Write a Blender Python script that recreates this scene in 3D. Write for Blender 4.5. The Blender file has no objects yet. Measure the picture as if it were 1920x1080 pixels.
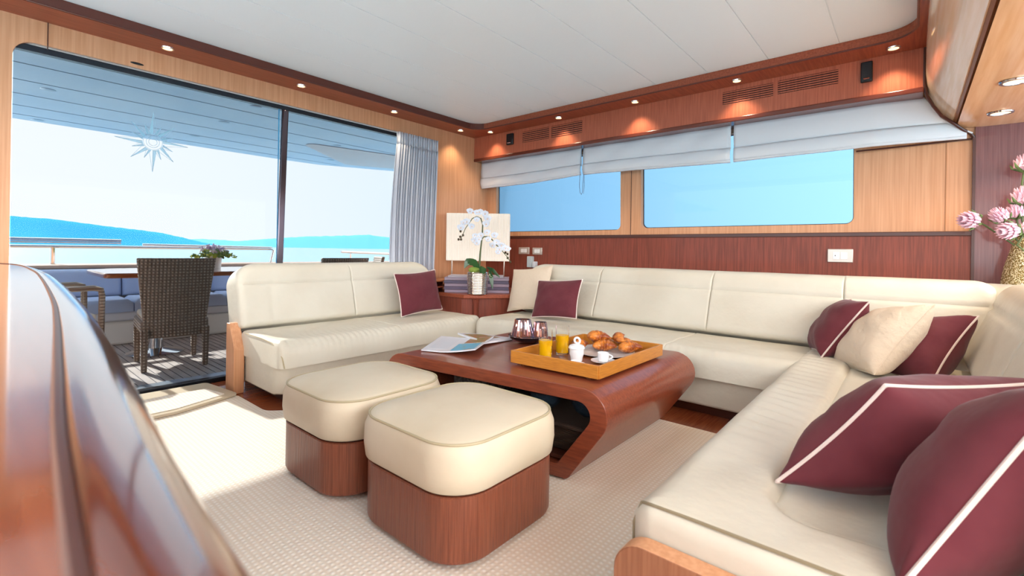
import bpy, bmesh, math, random
from mathutils import Vector, Matrix
from math import sin, cos, pi, sqrt, radians, atan2
random.seed(7)
S = bpy.context.scene
C = S.collection

# ------------------------------------------------------------ camera
YAW, ROLL, FPX, CY = .7068, .01588, 877.5, 469.7
Fv = Vector((cos(YAW), sin(YAW), 0)); R0 = Vector((sin(YAW), -cos(YAW), 0)); U0 = Vector((0, 0, 1))
Rv = R0*cos(ROLL) + U0*sin(ROLL); Uv = -R0*sin(ROLL) + U0*cos(ROLL)
CAM = Vector((0, 0, 1.0))
cd = bpy.data.cameras.new('camera'); cam = bpy.data.objects.new('camera', cd); C.objects.link(cam)
cd.sensor_width = 36; cd.lens = FPX/1920*36
cd.shift_y = -(540-CY)/1920
cd.clip_start = .02; cd.clip_end = 9000
cam.matrix_world = Matrix(((Rv.x, Uv.x, -Fv.x, CAM.x), (Rv.y, Uv.y, -Fv.y, CAM.y), (Rv.z, Uv.z, -Fv.z, CAM.z), (0, 0, 0, 1)))
cd.dof.use_dof = True; cd.dof.focus_distance = 3.0; cd.dof.aperture_fstop = cd.lens/4.0
S.camera = cam

# ------------------------------------------------------------ view, world, sun
S.view_settings.view_transform = 'Standard'; S.view_settings.look = 'None'
S.view_settings.gamma = 1; S.view_settings.use_curve_mapping = False
S.view_settings.exposure = 0.93
w = bpy.data.worlds.new('sky'); S.world = w; w.use_nodes = True
nt = w.node_tree; N = nt.nodes; Lk = nt.links; N.clear()
tc = N.new('ShaderNodeTexCoord')
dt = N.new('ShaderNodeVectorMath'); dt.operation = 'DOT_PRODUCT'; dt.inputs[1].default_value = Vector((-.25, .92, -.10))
Lk.new(tc.outputs['Generated'], dt.inputs[0])
cr = N.new('ShaderNodeValToRGB'); Lk.new(dt.outputs['Value'], cr.inputs[0])
cr.color_ramp.elements[0].position = .0; cr.color_ramp.elements[0].color = (.96, .96, .95, 1)
cr.color_ramp.elements[1].position = .95; cr.color_ramp.elements[1].color = (1.0, 1.0, 1.0, 1)
e = cr.color_ramp.elements.new(.55); e.color = (.84, .93, 1.0, 1)
bg = N.new('ShaderNodeBackground')
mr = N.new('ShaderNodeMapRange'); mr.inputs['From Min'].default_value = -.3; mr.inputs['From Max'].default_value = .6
mr.inputs['To Min'].default_value = 4.6; mr.inputs['To Max'].default_value = 1.8  # sky strengthened behind the camera as added fill for the cabin
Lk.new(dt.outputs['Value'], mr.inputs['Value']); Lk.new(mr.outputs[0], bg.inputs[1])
Lk.new(cr.outputs[0], bg.inputs[0])
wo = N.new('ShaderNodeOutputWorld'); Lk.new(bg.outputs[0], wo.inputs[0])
sd = bpy.data.lights.new('sun', 'SUN'); sd.energy = 11; sd.angle = radians(.6); sd.color = (1, .95, .86)
sun = bpy.data.objects.new('sun', sd); C.objects.link(sun)
sun.rotation_euler = Vector((.16, -1, -.505)).to_track_quat('-Z', 'Y').to_euler()
sun.location = (0, 12, 8)

# ------------------------------------------------------------ helpers
def lin(c):
    if isinstance(c, str):
        c = [int(c[i:i+2], 16)/255 for i in (0, 2, 4)]
    return tuple(x/12.92 if x <= .04045 else ((x+.055)/1.055)**2.4 for x in c) + (1,)
def P(u, v, x=None, y=None, z=None, d=None):
    D = Rv*((u-960)/FPX) - Uv*((v-CY)/FPX) + Fv
    t = x/D.x if x is not None else y/D.y if y is not None else (z-1.0)/D.z if z is not None else d
    return CAM + D*t
MATS = {}
def mat(name, col, rough=.5, metal=0, coat=0, col2=None, scale=None, detail=4, nscale=6, bump=0, bscale=40, bstretch=None, emit=None, estr=1, sheen=0, trans=0, ior=1.45, ramp=(.35, .65), spec=.5, alpha=1):
    if name in MATS: return MATS[name]
    m = bpy.data.materials.new(name); m.use_nodes = True; MATS[name] = m
    n = m.node_tree.nodes; l = m.node_tree.links; b = n['Principled BSDF']
    b.inputs['Base Color'].default_value = lin(col); b.inputs['Roughness'].default_value = rough
    b.inputs['Metallic'].default_value = metal; b.inputs['Coat Weight'].default_value = coat
    b.inputs['Coat Roughness'].default_value = .08
    b.inputs['Specular IOR Level'].default_value = spec
    b.inputs['Sheen Weight'].default_value = sheen
    b.inputs['Transmission Weight'].default_value = trans; b.inputs['IOR'].default_value = ior
    b.inputs['Alpha'].default_value = alpha
    t = n.new('ShaderNodeTexCoord')
    if col2:
        mp = n.new('ShaderNodeMapping'); mp.inputs['Scale'].default_value = scale or (1, 1, 1)
        l.new(t.outputs['Object'], mp.inputs['Vector'])
        no = n.new('ShaderNodeTexNoise'); no.inputs['Scale'].default_value = nscale; no.inputs['Detail'].default_value = detail
        l.new(mp.outputs[0], no.inputs['Vector'])
        r = n.new('ShaderNodeValToRGB'); l.new(no.outputs[0], r.inputs[0])
        r.color_ramp.elements[0].position = ramp[0]; r.color_ramp.elements[1].position = ramp[1]
        r.color_ramp.elements[0].color = lin(col); r.color_ramp.elements[1].color = lin(col2)
        l.new(r.outputs[0], b.inputs['Base Color'])
    if bump:
        mp2 = n.new('ShaderNodeMapping'); mp2.inputs['Scale'].default_value = bstretch or (1, 1, 1)
        l.new(t.outputs['Object'], mp2.inputs['Vector'])
        n2 = n.new('ShaderNodeTexNoise'); n2.inputs['Scale'].default_value = bscale; n2.inputs['Detail'].default_value = 3
        l.new(mp2.outputs[0], n2.inputs['Vector'])
        bp = n.new('ShaderNodeBump'); bp.inputs['Strength'].default_value = bump; bp.inputs['Distance'].default_value = .01
        l.new(n2.outputs[0], bp.inputs['Height']); l.new(bp.outputs[0], b.inputs['Normal'])
    if emit:
        b.inputs['Emission Color'].default_value = lin(emit); b.inputs['Emission Strength'].default_value = estr
    return m
def pane(name, tint, refl=.5):
    m = bpy.data.materials.new(name); m.use_nodes = True; n = m.node_tree.nodes; l = m.node_tree.links; n.clear()
    tr = n.new('ShaderNodeBsdfTransparent'); tr.inputs[0].default_value = tint+(1,)
    gl = n.new('ShaderNodeBsdfGlossy'); gl.inputs['Roughness'].default_value = .0
    fr = n.new('ShaderNodeFresnel'); fr.inputs[0].default_value = 1.5
    mu = n.new('ShaderNodeMath'); mu.operation = 'MULTIPLY'; mu.inputs[1].default_value = refl; l.new(fr.outputs[0], mu.inputs[0])
    mx = n.new('ShaderNodeMixShader'); l.new(mu.outputs[0], mx.inputs[0]); l.new(tr.outputs[0], mx.inputs[1]); l.new(gl.outputs[0], mx.inputs[2])
    o = n.new('ShaderNodeOutputMaterial'); l.new(mx.outputs[0], o.inputs[0]); return m
def wave_bump(m, scale, axis, strength, dist=.004, col2=None, dirs='BANDS', rot=0, distort=0):
    """ribs or weave: waves along an axis, as bump and optionally as a second colour"""
    n = m.node_tree.nodes; l = m.node_tree.links; b = n['Principled BSDF']
    t = n.new('ShaderNodeTexCoord'); outs = []
    for ax in axis:
        wv = n.new('ShaderNodeTexWave'); wv.bands_direction = ax; wv.inputs['Scale'].default_value = scale; wv.inputs['Distortion'].default_value = distort
        wv.inputs['Detail'].default_value = 1; l.new(t.outputs['Object'], wv.inputs['Vector']); outs.append(wv.outputs['Fac'])
    h = outs[0]
    if len(outs) > 1:
        mm = n.new('ShaderNodeMath'); mm.operation = 'MULTIPLY'; l.new(outs[0], mm.inputs[0]); l.new(outs[1], mm.inputs[1]); h = mm.outputs[0]
    bp = n.new('ShaderNodeBump'); bp.inputs['Strength'].default_value = strength; bp.inputs['Distance'].default_value = dist
    l.new(h, bp.inputs['Height']); l.new(bp.outputs[0], b.inputs['Normal'])
    if col2:
        mx = n.new('ShaderNodeMix'); mx.data_type = 'RGBA'; l.new(h, mx.inputs[0])
        mx.inputs[6].default_value = lin(col2); mx.inputs[7].default_value = b.inputs['Base Color'].default_value
        l.new(mx.outputs[2], b.inputs['Base Color'])
    return m

def base(o):
    v = Vector((0, 0, 0))
    while o is not None: v += o.location; o = o.parent
    return v
def mesh(name, vs, fs, m, parent=None, local=False, smooth=True, bevel=0, bseg=2, subsurf=0, angle=35):
    if parent is not None and not local:
        b = base(parent); vs = [Vector(v)-b for v in vs]
    me = bpy.data.meshes.new(name); me.from_pydata([tuple(v) for v in vs], [], fs); me.validate()
    bm = bmesh.new(); bm.from_mesh(me); bmesh.ops.remove_doubles(bm, verts=bm.verts, dist=1e-6); bmesh.ops.recalc_face_normals(bm, faces=bm.faces); bm.to_mesh(me); bm.free()
    ms = m if isinstance(m, (list, tuple)) else [m]
    for q in ms: me.materials.append(q)
    o = bpy.data.objects.new(name, me); C.objects.link(o)
    if parent is not None: o.parent = parent
    if bevel:
        bv = o.modifiers.new('bevel', 'BEVEL'); bv.width = bevel; bv.segments = bseg; bv.limit_method = 'ANGLE'; bv.angle_limit = radians(30)
    if subsurf:
        ss = o.modifiers.new('sub', 'SUBSURF'); ss.levels = ss.render_levels = subsurf
    if smooth:
        me.polygons.foreach_set('use_smooth', [True]*len(me.polygons))
        try: me.set_sharp_from_angle(angle=radians(angle))
        except Exception: pass
    return o
def tag(o, label=None, cat=None, group=None, kind=None):
    if label: o['label'] = label
    if cat: o['category'] = cat
    if group: o['group'] = group
    if kind: o['kind'] = kind
    return o
def thing(name, label, cat, loc=(0, 0, 0), rz=0, group=None):
    o = bpy.data.objects.new(name, None); C.objects.link(o); o.location = loc; o.rotation_euler = (0, 0, rz); o.empty_display_size = .1
    return tag(o, label, cat, group)
def struct(o): o['kind'] = 'structure'; return o
class G:
    """collects shapes into one mesh"""
    def __init__(s): s.v = []; s.f = []
    def add(s, v, f):
        k = len(s.v); s.v += [Vector(q) for q in v]; s.f += [tuple(i+k for i in q) for q in f]; return s
    def box(s, x0, x1, y0, y1, z0, z1):
        return s.add([(x, y, z) for x in (x0, x1) for y in (y0, y1) for z in (z0, z1)],
                     [(0, 1, 3, 2), (4, 6, 7, 5), (0, 4, 5, 1), (2, 3, 7, 6), (0, 2, 6, 4), (1, 5, 7, 3)])
    def obox(s, c, ax, ay, az, hx, hy, hz):
        c = Vector(c); ax = Vector(ax); ay = Vector(ay); az = Vector(az)
        return s.add([c+ax*hx*i+ay*hy*j+az*hz*k for i in (-1, 1) for j in (-1, 1) for k in (-1, 1)],
                     [(0, 1, 3, 2), (4, 6, 7, 5), (0, 4, 5, 1), (2, 3, 7, 6), (0, 2, 6, 4), (1, 5, 7, 3)])
    def rings(s, rings, cap=True, closed=True, loop=False):
        n = len(rings[0]); v = [p for r in rings for p in r]; f = []
        m = len(rings)
        for i in range(m if loop else m-1):
            for j in range(n if closed else n-1):
                a = i*n+j; b = i*n+(j+1) % n; c = ((i+1) % m)*n+(j+1) % n; d = ((i+1) % m)*n+j
                f.append((a, b, c, d))
        if cap and not loop: f.append(tuple(range(n))); f.append(tuple(range((m-1)*n, m*n)))
        return s.add(v, f)
    def tube(s, pts, r, n=10, loop=False, cap=True):
        pts = [Vector(p) for p in pts]; rs = r if isinstance(r, (list, tuple)) else [r]*len(pts); rings = []
        up = None; m = len(pts)
        for i, p in enumerate(pts):
            if loop: t = (pts[(i+1) % m]-pts[i-1]).normalized()
            else: t = (pts[min(i+1, m-1)]-pts[max(i-1, 0)]).normalized()
            if up is None: up = Vector((0, 0, 1)) if abs(t.z) < .9 else Vector((1, 0, 0))
            a = t.cross(up).normalized(); up = a.cross(t).normalized()
            rings.append([p+(a*cos(k*2*pi/n)+up*sin(k*2*pi/n))*rs[i] for k in range(n)])
        return s.rings(rings, cap=cap, loop=loop)
    def lathe(s, prof, c=(0, 0, 0), n=32):
        c = Vector(c); rings = []
        for r, z in prof: rings.append([c+Vector((r*cos(k*2*pi/n), r*sin(k*2*pi/n), z)) for k in range(n)])
        return s.rings(rings, cap=True)
    def prism(s, poly, fn, a0, a1):
        return s.rings([[fn(p, a0) for p in poly], [fn(p, a1) for p in poly]])
    def ell(s, c, rx, ry, rz, n=12, m=8, rot=None):
        c = Vector(c); rings = []
        for i in range(1, m):
            th = pi*i/m; ring = []
            for k in range(n):
                q = Vector((rx*sin(th)*cos(2*pi*k/n), ry*sin(th)*sin(2*pi*k/n), rz*cos(th)))
                if rot is not None: q = rot @ q
                ring.append(c+q)
            rings.append(ring)
        return s.rings(rings)
    def build(s, name, m, parent=None, **k): return mesh(name, s.v, s.f, m, parent, **k)
def roundpoly(pts, rad, seg=6):
    """2D polygon with rounded corners"""
    out = []; n = len(pts)
    for i in range(n):
        p = Vector(pts[i]).to_2d() if len(pts[i]) > 2 else Vector(pts[i]); a = Vector(pts[i-1]); b = Vector(pts[(i+1) % n])
        r = rad[i] if isinstance(rad, (list, tuple)) else rad
        u = (a-p).normalized(); w_ = (b-p).normalized(); 
        if r <= 0: out.append(tuple(p)); continue
        ang = u.angle(w_); t = min(r/math.tan(ang/2), (a-p).length*.499, (b-p).length*.499); r = t*math.tan(ang/2)
        c = p+(u+w_).normalized()*(r/sin(ang/2)); s0 = p+u*t; s1 = p+w_*t
        a0 = atan2(s0.y-c.y, s0.x-c.x); a1 = atan2(s1.y-c.y, s1.x-c.x); da = (a1-a0+pi) % (2*pi)-pi
        for k in range(seg+1):
            q = a0+da*k/seg; out.append((c.x+r*cos(q), c.y+r*sin(q)))
    return out
def cut(o, cutters):
    """boolean the cutter meshes out of o and bake the result"""
    for c in cutters:
        md = o.modifiers.new('cut', 'BOOLEAN'); md.operation = 'DIFFERENCE'; md.object = c; md.solver = 'EXACT'
    dg = bpy.context.evaluated_depsgraph_get(); dg.update()
    me = bpy.data.meshes.new_from_object(o.evaluated_get(dg)); o.modifiers.clear(); o.data = me
    for c in cutters: bpy.data.objects.remove(c, do_unlink=True)
    me.polygons.foreach_set('use_smooth', [False]*len(me.polygons))
    return o
def rbar(poly_, fn, a0, a1): g = G(); g.prism(poly_, fn, a0, a1); return g.build('cutter', MATS['light_wood'], smooth=False)

def slab(name, m, org, eu, ev, en, L, V, T, r=(.03, .03, .03, .03), rc=(0, 0, 0, 0), nu=40, nv=24, fn=None, parent=None, under=0):
    """puffy cushion: L along eu, V along ev, T thick along en. r = edge rounding left,right,bottom,top; rc = outline radii bl,br,tr,tl"""
    org = Vector(org); eu = Vector(eu).normalized(); ev = Vector(ev).normalized(); en = Vector(en).normalized()
    def dist(n_, l_, ra, rb):
        out = []
        for i in range(n_+1):
            t = i/n_; out.append(l_*t)
        # denser at ends
        return [l_*(.5-.5*cos(pi*i/n_))*.6+l_*i/n_*.4 for i in range(n_+1)]
    us = dist(nu, L, 0, 0); vs_ = dist(nv, V, 0, 0); top = []; 
    def drop(d, rr): 
        if rr <= 0 or d >= rr: return 0
        d = max(d, 0); return rr-sqrt(max(rr*rr-(rr-d)**2, 0))
    for j, v in enumerate(vs_):
        row = []
        for i, u in enumerate(us):
            uu, vv = u, v; dz = None
            cs = (('bl', 0, 0, rc[0]), ('br', 1, 0, rc[1]), ('tr', 1, 1, rc[2]), ('tl', 0, 1, rc[3]))
            for k, cu, cv, q in cs:
                if q <= 0: continue
                a = (q-u) if not cu else (u-(L-q)); b = (q-v) if not cv else (v-(V-q))
                if a > 0 and b > 0:
                    a /= q; b /= q; a2 = a*sqrt(1-b*b/2); b2 = b*sqrt(1-a*a/2)
                    uu = (q-a2*q) if not cu else (L-q+a2*q); vv = (q-b2*q) if not cv else (V-q+b2*q)
                    h = sqrt(a2*a2+b2*b2); rr = ((r[1] if cu else r[0])*a2*a2+(r[3] if cv else r[2])*b2*b2)/max(h*h, 1e-9)
                    dz = drop(q*(1-h), rr)
            if dz is None:
                dz = max(0, 0)
                ds = [drop(u, r[0]), drop(L-u, r[1]), drop(v, r[2]), drop(V-v, r[3])]
                # combine two edges meeting in a corner softly
                A = max(ds[0], ds[1]); B = max(ds[2], ds[3]); dz = sqrt(A*A+B*B) if (A and B) else A+B
                dz = min(dz, T*.98)
            h = T-dz
            if fn: h += fn(uu, vv)
            row.append(org+eu*uu+ev*vv+en*h)
        top.append(row)
    g = G(); n = nu+1; v = [p for row in top for p in row]
    f = [(j*n+i, j*n+i+1, (j+1)*n+i+1, (j+1)*n+i) for j in range(nv) for i in range(nu)]
    loop = [i for i in range(n)]+[j*n+nu for j in range(1, nv+1)]+[nv*n+i for i in range(nu-1, -1, -1)]+[j*n for j in range(nv-1, 0, -1)]
    k = len(v)
    for a in loop:
        p = v[a]; q = p-org; h = q.dot(en); v.append(p-en*h*.999-en*under if True else p)
    mlen = len(loop)
    f += [(loop[a], loop[(a+1) % mlen], k+(a+1) % mlen, k+a) for a in range(mlen)]; f.append(tuple(k+a for a in range(mlen)))
    g.add(v, f); return g.build(name, m, parent, angle=60)
def groove(d, wd, dp): return -dp*math.exp(-(d/wd)**2)
def noise3(x, y, s=0):
    return (sin(x*1.7+s)+sin(y*2.3+s*1.3)+sin((x+y)*1.1+s*.7)+sin((x-y)*2.9+s*2.1))/4
def dup(o, parent=None):
    c = o.copy(); C.objects.link(c)
    if parent is not None: c.parent = parent
    for ch in list(o.children): dup(ch, c)
    return c

# ------------------------------------------------------------ materials
LW = mat('light_wood', 'DDA47C', .45, col2='CF946A', scale=(14, 14, .35), nscale=6, coat=.05)
LWX = mat('light_wood_across', 'E8BE96', .3, col2='DBA878', scale=(.5, 9, 9), nscale=5, coat=.4)
DW = mat('mahogany_upright_grain', '8F4838', .42, col2='733A2D', scale=(18, 18, .6), nscale=7, coat=.08, spec=.3, detail=6)
DWX = mat('mahogany_lengthwise_grain', 'A3553A', .38, col2='8A432D', scale=(.6, 12, 12), nscale=7, coat=.15, spec=.35, detail=6)
DWY = mat('mahogany_table_grain', '90482F', .3, col2='7A3A28', scale=(14, .6, 14), nscale=7, coat=.3, detail=6)
PURW = mat('dark_walnut_panel', '7A4A48', .38, col2='68393A', scale=(22, 22, .5), nscale=7, coat=.4, bump=.15, bscale=60, bstretch=(1, 1, .1))
OTW = mat('ottoman_wenge', '8E5038', .4, col2='743D2A', scale=(26, 26, .7), nscale=8, coat=.1, detail=7, bump=.25, bscale=90, bstretch=(1, 1, .08))
DARKW = mat('dark_plinth_wood', '4A2218', .4, coat=.2)
FLOORW = mat('cabin_floor_wood', 'A85A36', .25, col2='93492C', scale=(.8, 14, 14), nscale=6, coat=.5)
LEA = mat('cream_leather', 'DAD5C7', .42, col2='D0C9B9', nscale=2, bump=.4, bscale=14, spec=.4)
LEA2 = mat('ottoman_leather', 'DCCFB8', .45, col2='D3C4AA', nscale=3, bump=.25, bscale=12, spec=.4)
LEAG = mat('gathered_leather', 'E2DAC7', .42, bump=.5, bscale=22, bstretch=(1, .25, .25), spec=.4)
PIPE = mat('leather_piping', 'B9AB8C', .5)
BUR = mat('burgundy_fabric', '6C333B', .85, col2='632B34', nscale=8, bump=.9, bscale=7, sheen=.15, spec=.2)
BLU = mat('cream_pillow_fabric', 'DCCBB6', .8, bump=.9, bscale=24, spec=.2, sheen=.1)
CORD = mat('pillow_piping', 'E3D3CB', .8)
CEIL = mat('ceiling_leatherette', 'F0F5F7', .45, spec=.35, bump=.05, bscale=30)
WHITE = mat('white_gloss', 'F0F0F0', .2, coat=.3)
BLACK = mat('black_plastic', '15161A', .4)
DKSLOT = mat('slot_dark', '1E0D08', .7)
CHR = mat('chrome', 'D8D8DA', .08, metal=1)
STEEL = mat('brushed_steel', 'D2CAC2', .2, metal=1)
CARP = mat('ribbed_carpet', 'FFFAF2', .95, spec=.1)
wave_bump(CARP, 16, ('X', 'Y'), .5, .003, col2='EFE3D3')
CURT = mat('silver_curtain_cloth', 'C9CCD6', .6, col2='BFC3D0', scale=(1, 1, .1), nscale=30, sheen=.3)
BLIND = mat('blind_cloth', 'DDE0E6', .8, bump=.3, bscale=5, spec=.1)
GLASSD = pane('door_glass', (.525, .54, .55), .08)
GLASSW = pane('tinted_window_glass', (.245, .35, .43), .3)
GL = mat('clear_glass', 'FFFFFF', .0, trans=1, ior=1.3)
ETCH = mat('etched_glass', '8FC4E0', .5, alpha=.5)
ETCHL = mat('etched_outline', '8DB8D2', .5, alpha=.7)
TEAK = mat('teak_deck', 'CDC2BC', .7, col2='B8ABA5', scale=(2, .3, 1), nscale=10)
TEAKV = mat('varnished_teak', 'A0603C', .15, col2='8C4E2E', scale=(.5, 8, 8), nscale=6, coat=1)
GEL = mat('white_gelcoat', 'E8E6E4', .3, coat=.3)
BLUEC = mat('blue_grey_canvas', 'A9BADA', .8)
WICK = mat('brown_wicker', 'E0D2C2', .5, spec=.5)
wave_bump(WICK, 13, ('X', 'Z'), 1, .008, col2='8A7A6E')
OVH = mat('overhang_panel', 'B4DCFF', .35, col2='A2D0FA', nscale=2, coat=.3)
LAMP = mat('lamp_glow', 'FFE2B0', .5, emit='FFC98A', estr=1.6)

# ------------------------------------------------------------ sea and hills
SEA = mat('sea_water', '769FB2', .25, bump=.6, bscale=.6, bstretch=(1, 1, 1), spec=.4)
g = G(); g.add([(-6000, -6000, -1.6), (6000, -6000, -1.6), (6000, 6000, -1.6), (-6000, 6000, -1.6)], [(0, 1, 2, 3)])
tag(g.build('sea', SEA, smooth=False), 'pale turquoise sea stretching to the horizon behind the boat', 'sea', kind='stuff')
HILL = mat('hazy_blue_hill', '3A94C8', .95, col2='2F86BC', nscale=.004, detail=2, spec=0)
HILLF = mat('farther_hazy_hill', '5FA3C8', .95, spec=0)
def hill(name, prof, dist, m, label):
    rings = []
    fine = []
    for (u0, v0), (u1, v1) in zip(prof, prof[1:]):
        for k in range(12):
            t = k/12; u = u0+(u1-u0)*t; fine.append((u, v0+(v1-v0)*t+(random.random()-.5)*1.0))
    fine.append(prof[-1])
    for u, v in fine:
        D = Rv*((u-960)/FPX)+Fv; D.z = 0; D.normalize(); q = P(u, v, d=1)-CAM; slope = q.z/sqrt(q.x**2+q.y**2)
        h = max(slope*dist+1, -1.5); 
        pts = []
        for k, (dd, hh) in enumerate(((-.12, -2), (-.07, .45*h), (-.03, .8*h), (0, h), (.06, .8*h), (.2, -2))):
            p = D*(dist*(1+dd)); p.z = max(hh, -2) if 0 < k < 5 else -2; pts.append(p)
        rings.append(pts)
    g = G(); g.rings(rings, closed=False, cap=False); o = g.build(name, m)
    tag(o, label, 'hill')
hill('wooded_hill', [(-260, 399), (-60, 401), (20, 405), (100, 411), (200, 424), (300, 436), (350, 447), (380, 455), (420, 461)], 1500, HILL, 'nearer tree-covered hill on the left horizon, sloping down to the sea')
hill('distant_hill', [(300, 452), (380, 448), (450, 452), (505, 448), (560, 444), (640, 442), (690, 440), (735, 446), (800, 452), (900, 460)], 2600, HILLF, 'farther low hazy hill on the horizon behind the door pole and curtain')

# ------------------------------------------------------------ room shell
g = G(); g.box(-1.6, 4.15, -2.4, 3.95, -.06, 0); struct(g.build('floor', FLOORW, smooth=False))
cp = roundpoly([(-1.5, -2.3), (2.70, -2.3), (2.70, 2.74), (1.42, 2.74), (1.19, 2.95), (1.19, 3.40), (-1.5, 3.40)], [0, 0, .02, .1, .1, .03, 0])
g = G(); g.prism(cp, lambda p, a: Vector((p[0], p[1], a)), 0, .012)
tag(g.build('carpet', CARP, bevel=.004), 'cream ribbed woven carpet covering the cabin floor', 'carpet')
# mat
mt = thing('door_mat', 'small beige mat lying on carpet against the sliding door sill', 'mat', (.95, 3.55, .012))
pl = roundpoly([(.3, 3.24), (.82, 3.245), (1.19, 3.37), (1.13, 3.80), (.3, 3.80)], [.03, .02, .05, .04, .03])
g = G(); g.prism(pl, lambda p, a: Vector((p[0], p[1], a)), .013, .03); g.build('border', mat('mat_border', 'C9B9A0', .9), mt, bevel=.006)
pl2 = roundpoly([(.34, 3.29), (.82, 3.295), (1.12, 3.40), (1.07, 3.62), (.34, 3.62)], .02)
g = G(); g.prism(pl2, lambda p, a: Vector((p[0], p[1], a)), .0305, .034); g.build('mat_surface', CARP, mt)

# aft wall with the door opening
YZ = lambda y0, y1: None
g = G(); g.box(-1.6, 4.1, 3.85, 3.92, 0, 2.42); wa = g.build('wall_aft', LW, smooth=False)
op = roundpoly([(.165, -.1), (3.235, -.1), (3.235, 2.15), (.165, 2.15)], [0, 0, .09, .09], 8)
cut(wa, [rbar(op, lambda p, a: Vector((p[0], a, p[1])), 3.7, 4.0)]); struct(wa)
# thin vertical joint in the aft panelling above the door
g = G(); g.box(.303, .307, 3.846, 3.851, 2.13, 2.29); struct(g.build('trim_joint', DARKW, smooth=False))
# starboard wall, upper light panel with windows
g = G(); g.box(4.05, 4.11, -.300, 3.86, 1.15, 2.42); ws = g.build('wall_starboard', LW, smooth=False)
h1 = roundpoly([(2.108, 1.212), (3.71, 1.212), (3.72, 1.98), (2.118, 1.98)], .05, 6)
h2 = roundpoly([(.312, 1.225), (1.898, 1.225), (1.91, 1.98), (.318, 1.98)], .05, 6)
cut(ws, [rbar(h1, lambda p, a: Vector((a, p[0], p[1])), 3.9, 4.3), rbar(h2, lambda p, a: Vector((a, p[0], p[1])), 3.9, 4.3)]); struct(ws)
SEAL = mat('window_seal', '2B3440', .5)
for i, h in enumerate((h1, h2)):
    wn = thing('window_%d' % (i+1), None, None, (4.1, 0, 0)); struct(wn)
    g = G(); g.prism(h, lambda p, a: Vector((a, p[0], p[1])), 4.102, 4.106); g.build('pane', GLASSW, wn, smooth=False)
    cx = sum(p[0] for p in h)/len(h); cz = sum(p[1] for p in h)/len(h)
    g = G(); ring = [Vector((4.1, p[0], p[1])) for p in h]
    g.tube([Vector((4.1, cx+(p.y-cx)*.998, cz+(p.z-cz)*.996)) for p in ring], .006, 6, loop=True); g.build('window_frame', SEAL, wn)
g = G(); g.box(4.045, 4.0508, 2.0, 2.004, 1.16, 1.80); struct(g.build('trim_mullion_joint', DARKW, smooth=False))
g = G(); g.box(4.045, 4.0508, -.162, -.159, 1.16, 1.80); struct(g.build('trim_panel_joint', mat('joint', 'B97E50'), smooth=False))
# wainscot (dark) and sill
g = G(); g.box(4.035, 4.11, -.285, 3.86, 0, 1.135); struct(g.build('wall_starboard_wainscot', DW, smooth=False))
g = G(); g.box(4.03, 4.11, -.285, 3.86, 1.135, 1.165); struct(g.build('trim_sill', DARKW, smooth=False, bevel=.004))
# dark bulkhead forward of the windows
g = G(); g.box(4.03, 4.11, -2.4, -.290, 0, 2.3); struct(g.build('wall_starboard_forward', PURW, smooth=False))
g = G(); g.box(4.02, 4.06, -.292, -.278, .4, 1.74); struct(g.build('trim_bulkhead_edge', DARKW, smooth=False))
# fascia above the windows
g = G(); g.box(3.81, 4.05, -.045, 3.85, 2.045, 2.30); struct(g.build('wall_starboard_fascia', mat('fascia_mahogany', 'BE6A4E', .4, col2='A85A42', scale=(18, 18, .6), nscale=7, coat=.1, spec=.35), smooth=False))
g = G(); g.box(3.803, 4.05, -.045, 3.85, 2.012, 2.045); struct(g.build('trim_fascia_lip', mat('fascia_lip', '6A2F20', .25, coat=.5), smooth=False, bevel=.006))

# ceiling + dark frame
g = G(); g.box(-1.6, 4.1, -.06, 3.92, 2.346, 2.42); ce = g.build('ceiling', CEIL, smooth=False); cc = []
for k in range(9):
    yj = -.04+.403*k; q = G(); q.box(-1.55, 3.62, yj-.003, yj+.003, 2.33, 2.352); cc.append(q.build('cutter', CEIL, smooth=False))
cut(ce, cc); struct(ce)
g = G()
out = [(-1.6, -.06), (4.05, -.06), (4.05, 3.85), (-1.6, 3.85)]
g.prism(out, lambda p, a: Vector((p[0], p[1], a)), 2.285, 2.345); fr = g.build('trim_ceiling_frame', DWX, smooth=False)
inn = roundpoly([(-1.2, -.012), (3.585, -.012), (3.585, 3.585), (-1.2, 3.585)], [.1, .16, .16, .1], 10)
cut(fr, [rbar(inn, lambda p, a: Vector((p[0], p[1], a)), 2.2, 2.45)]); struct(fr)
fr.data.materials.append(mat('dark_cove_and_shade', '5E2A1E', .35, coat=.2))
for p in fr.data.polygons:
    if abs(p.normal.z) < .5 and p.normal.y < -.3: p.material_index = len(fr.data.materials)-1  # aft inner faces painted darker to stand for their shade
# cove edge: rolled lip round the inside of the frame
COVE = mat('dark_cove_and_shade', '5E2A1E', .25, coat=.6)
lip = [Vector((p[0], p[1], 2.287)) for p in roundpoly([(-1.2, -.012), (3.585, -.012), (3.585, 3.585), (-1.2, 3.585)], [.1, .16, .16, .1], 10)]
g = G(); g.tube(lip, .006, 8, loop=True); struct(g.build('trim_ceiling_lip', COVE))

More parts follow.
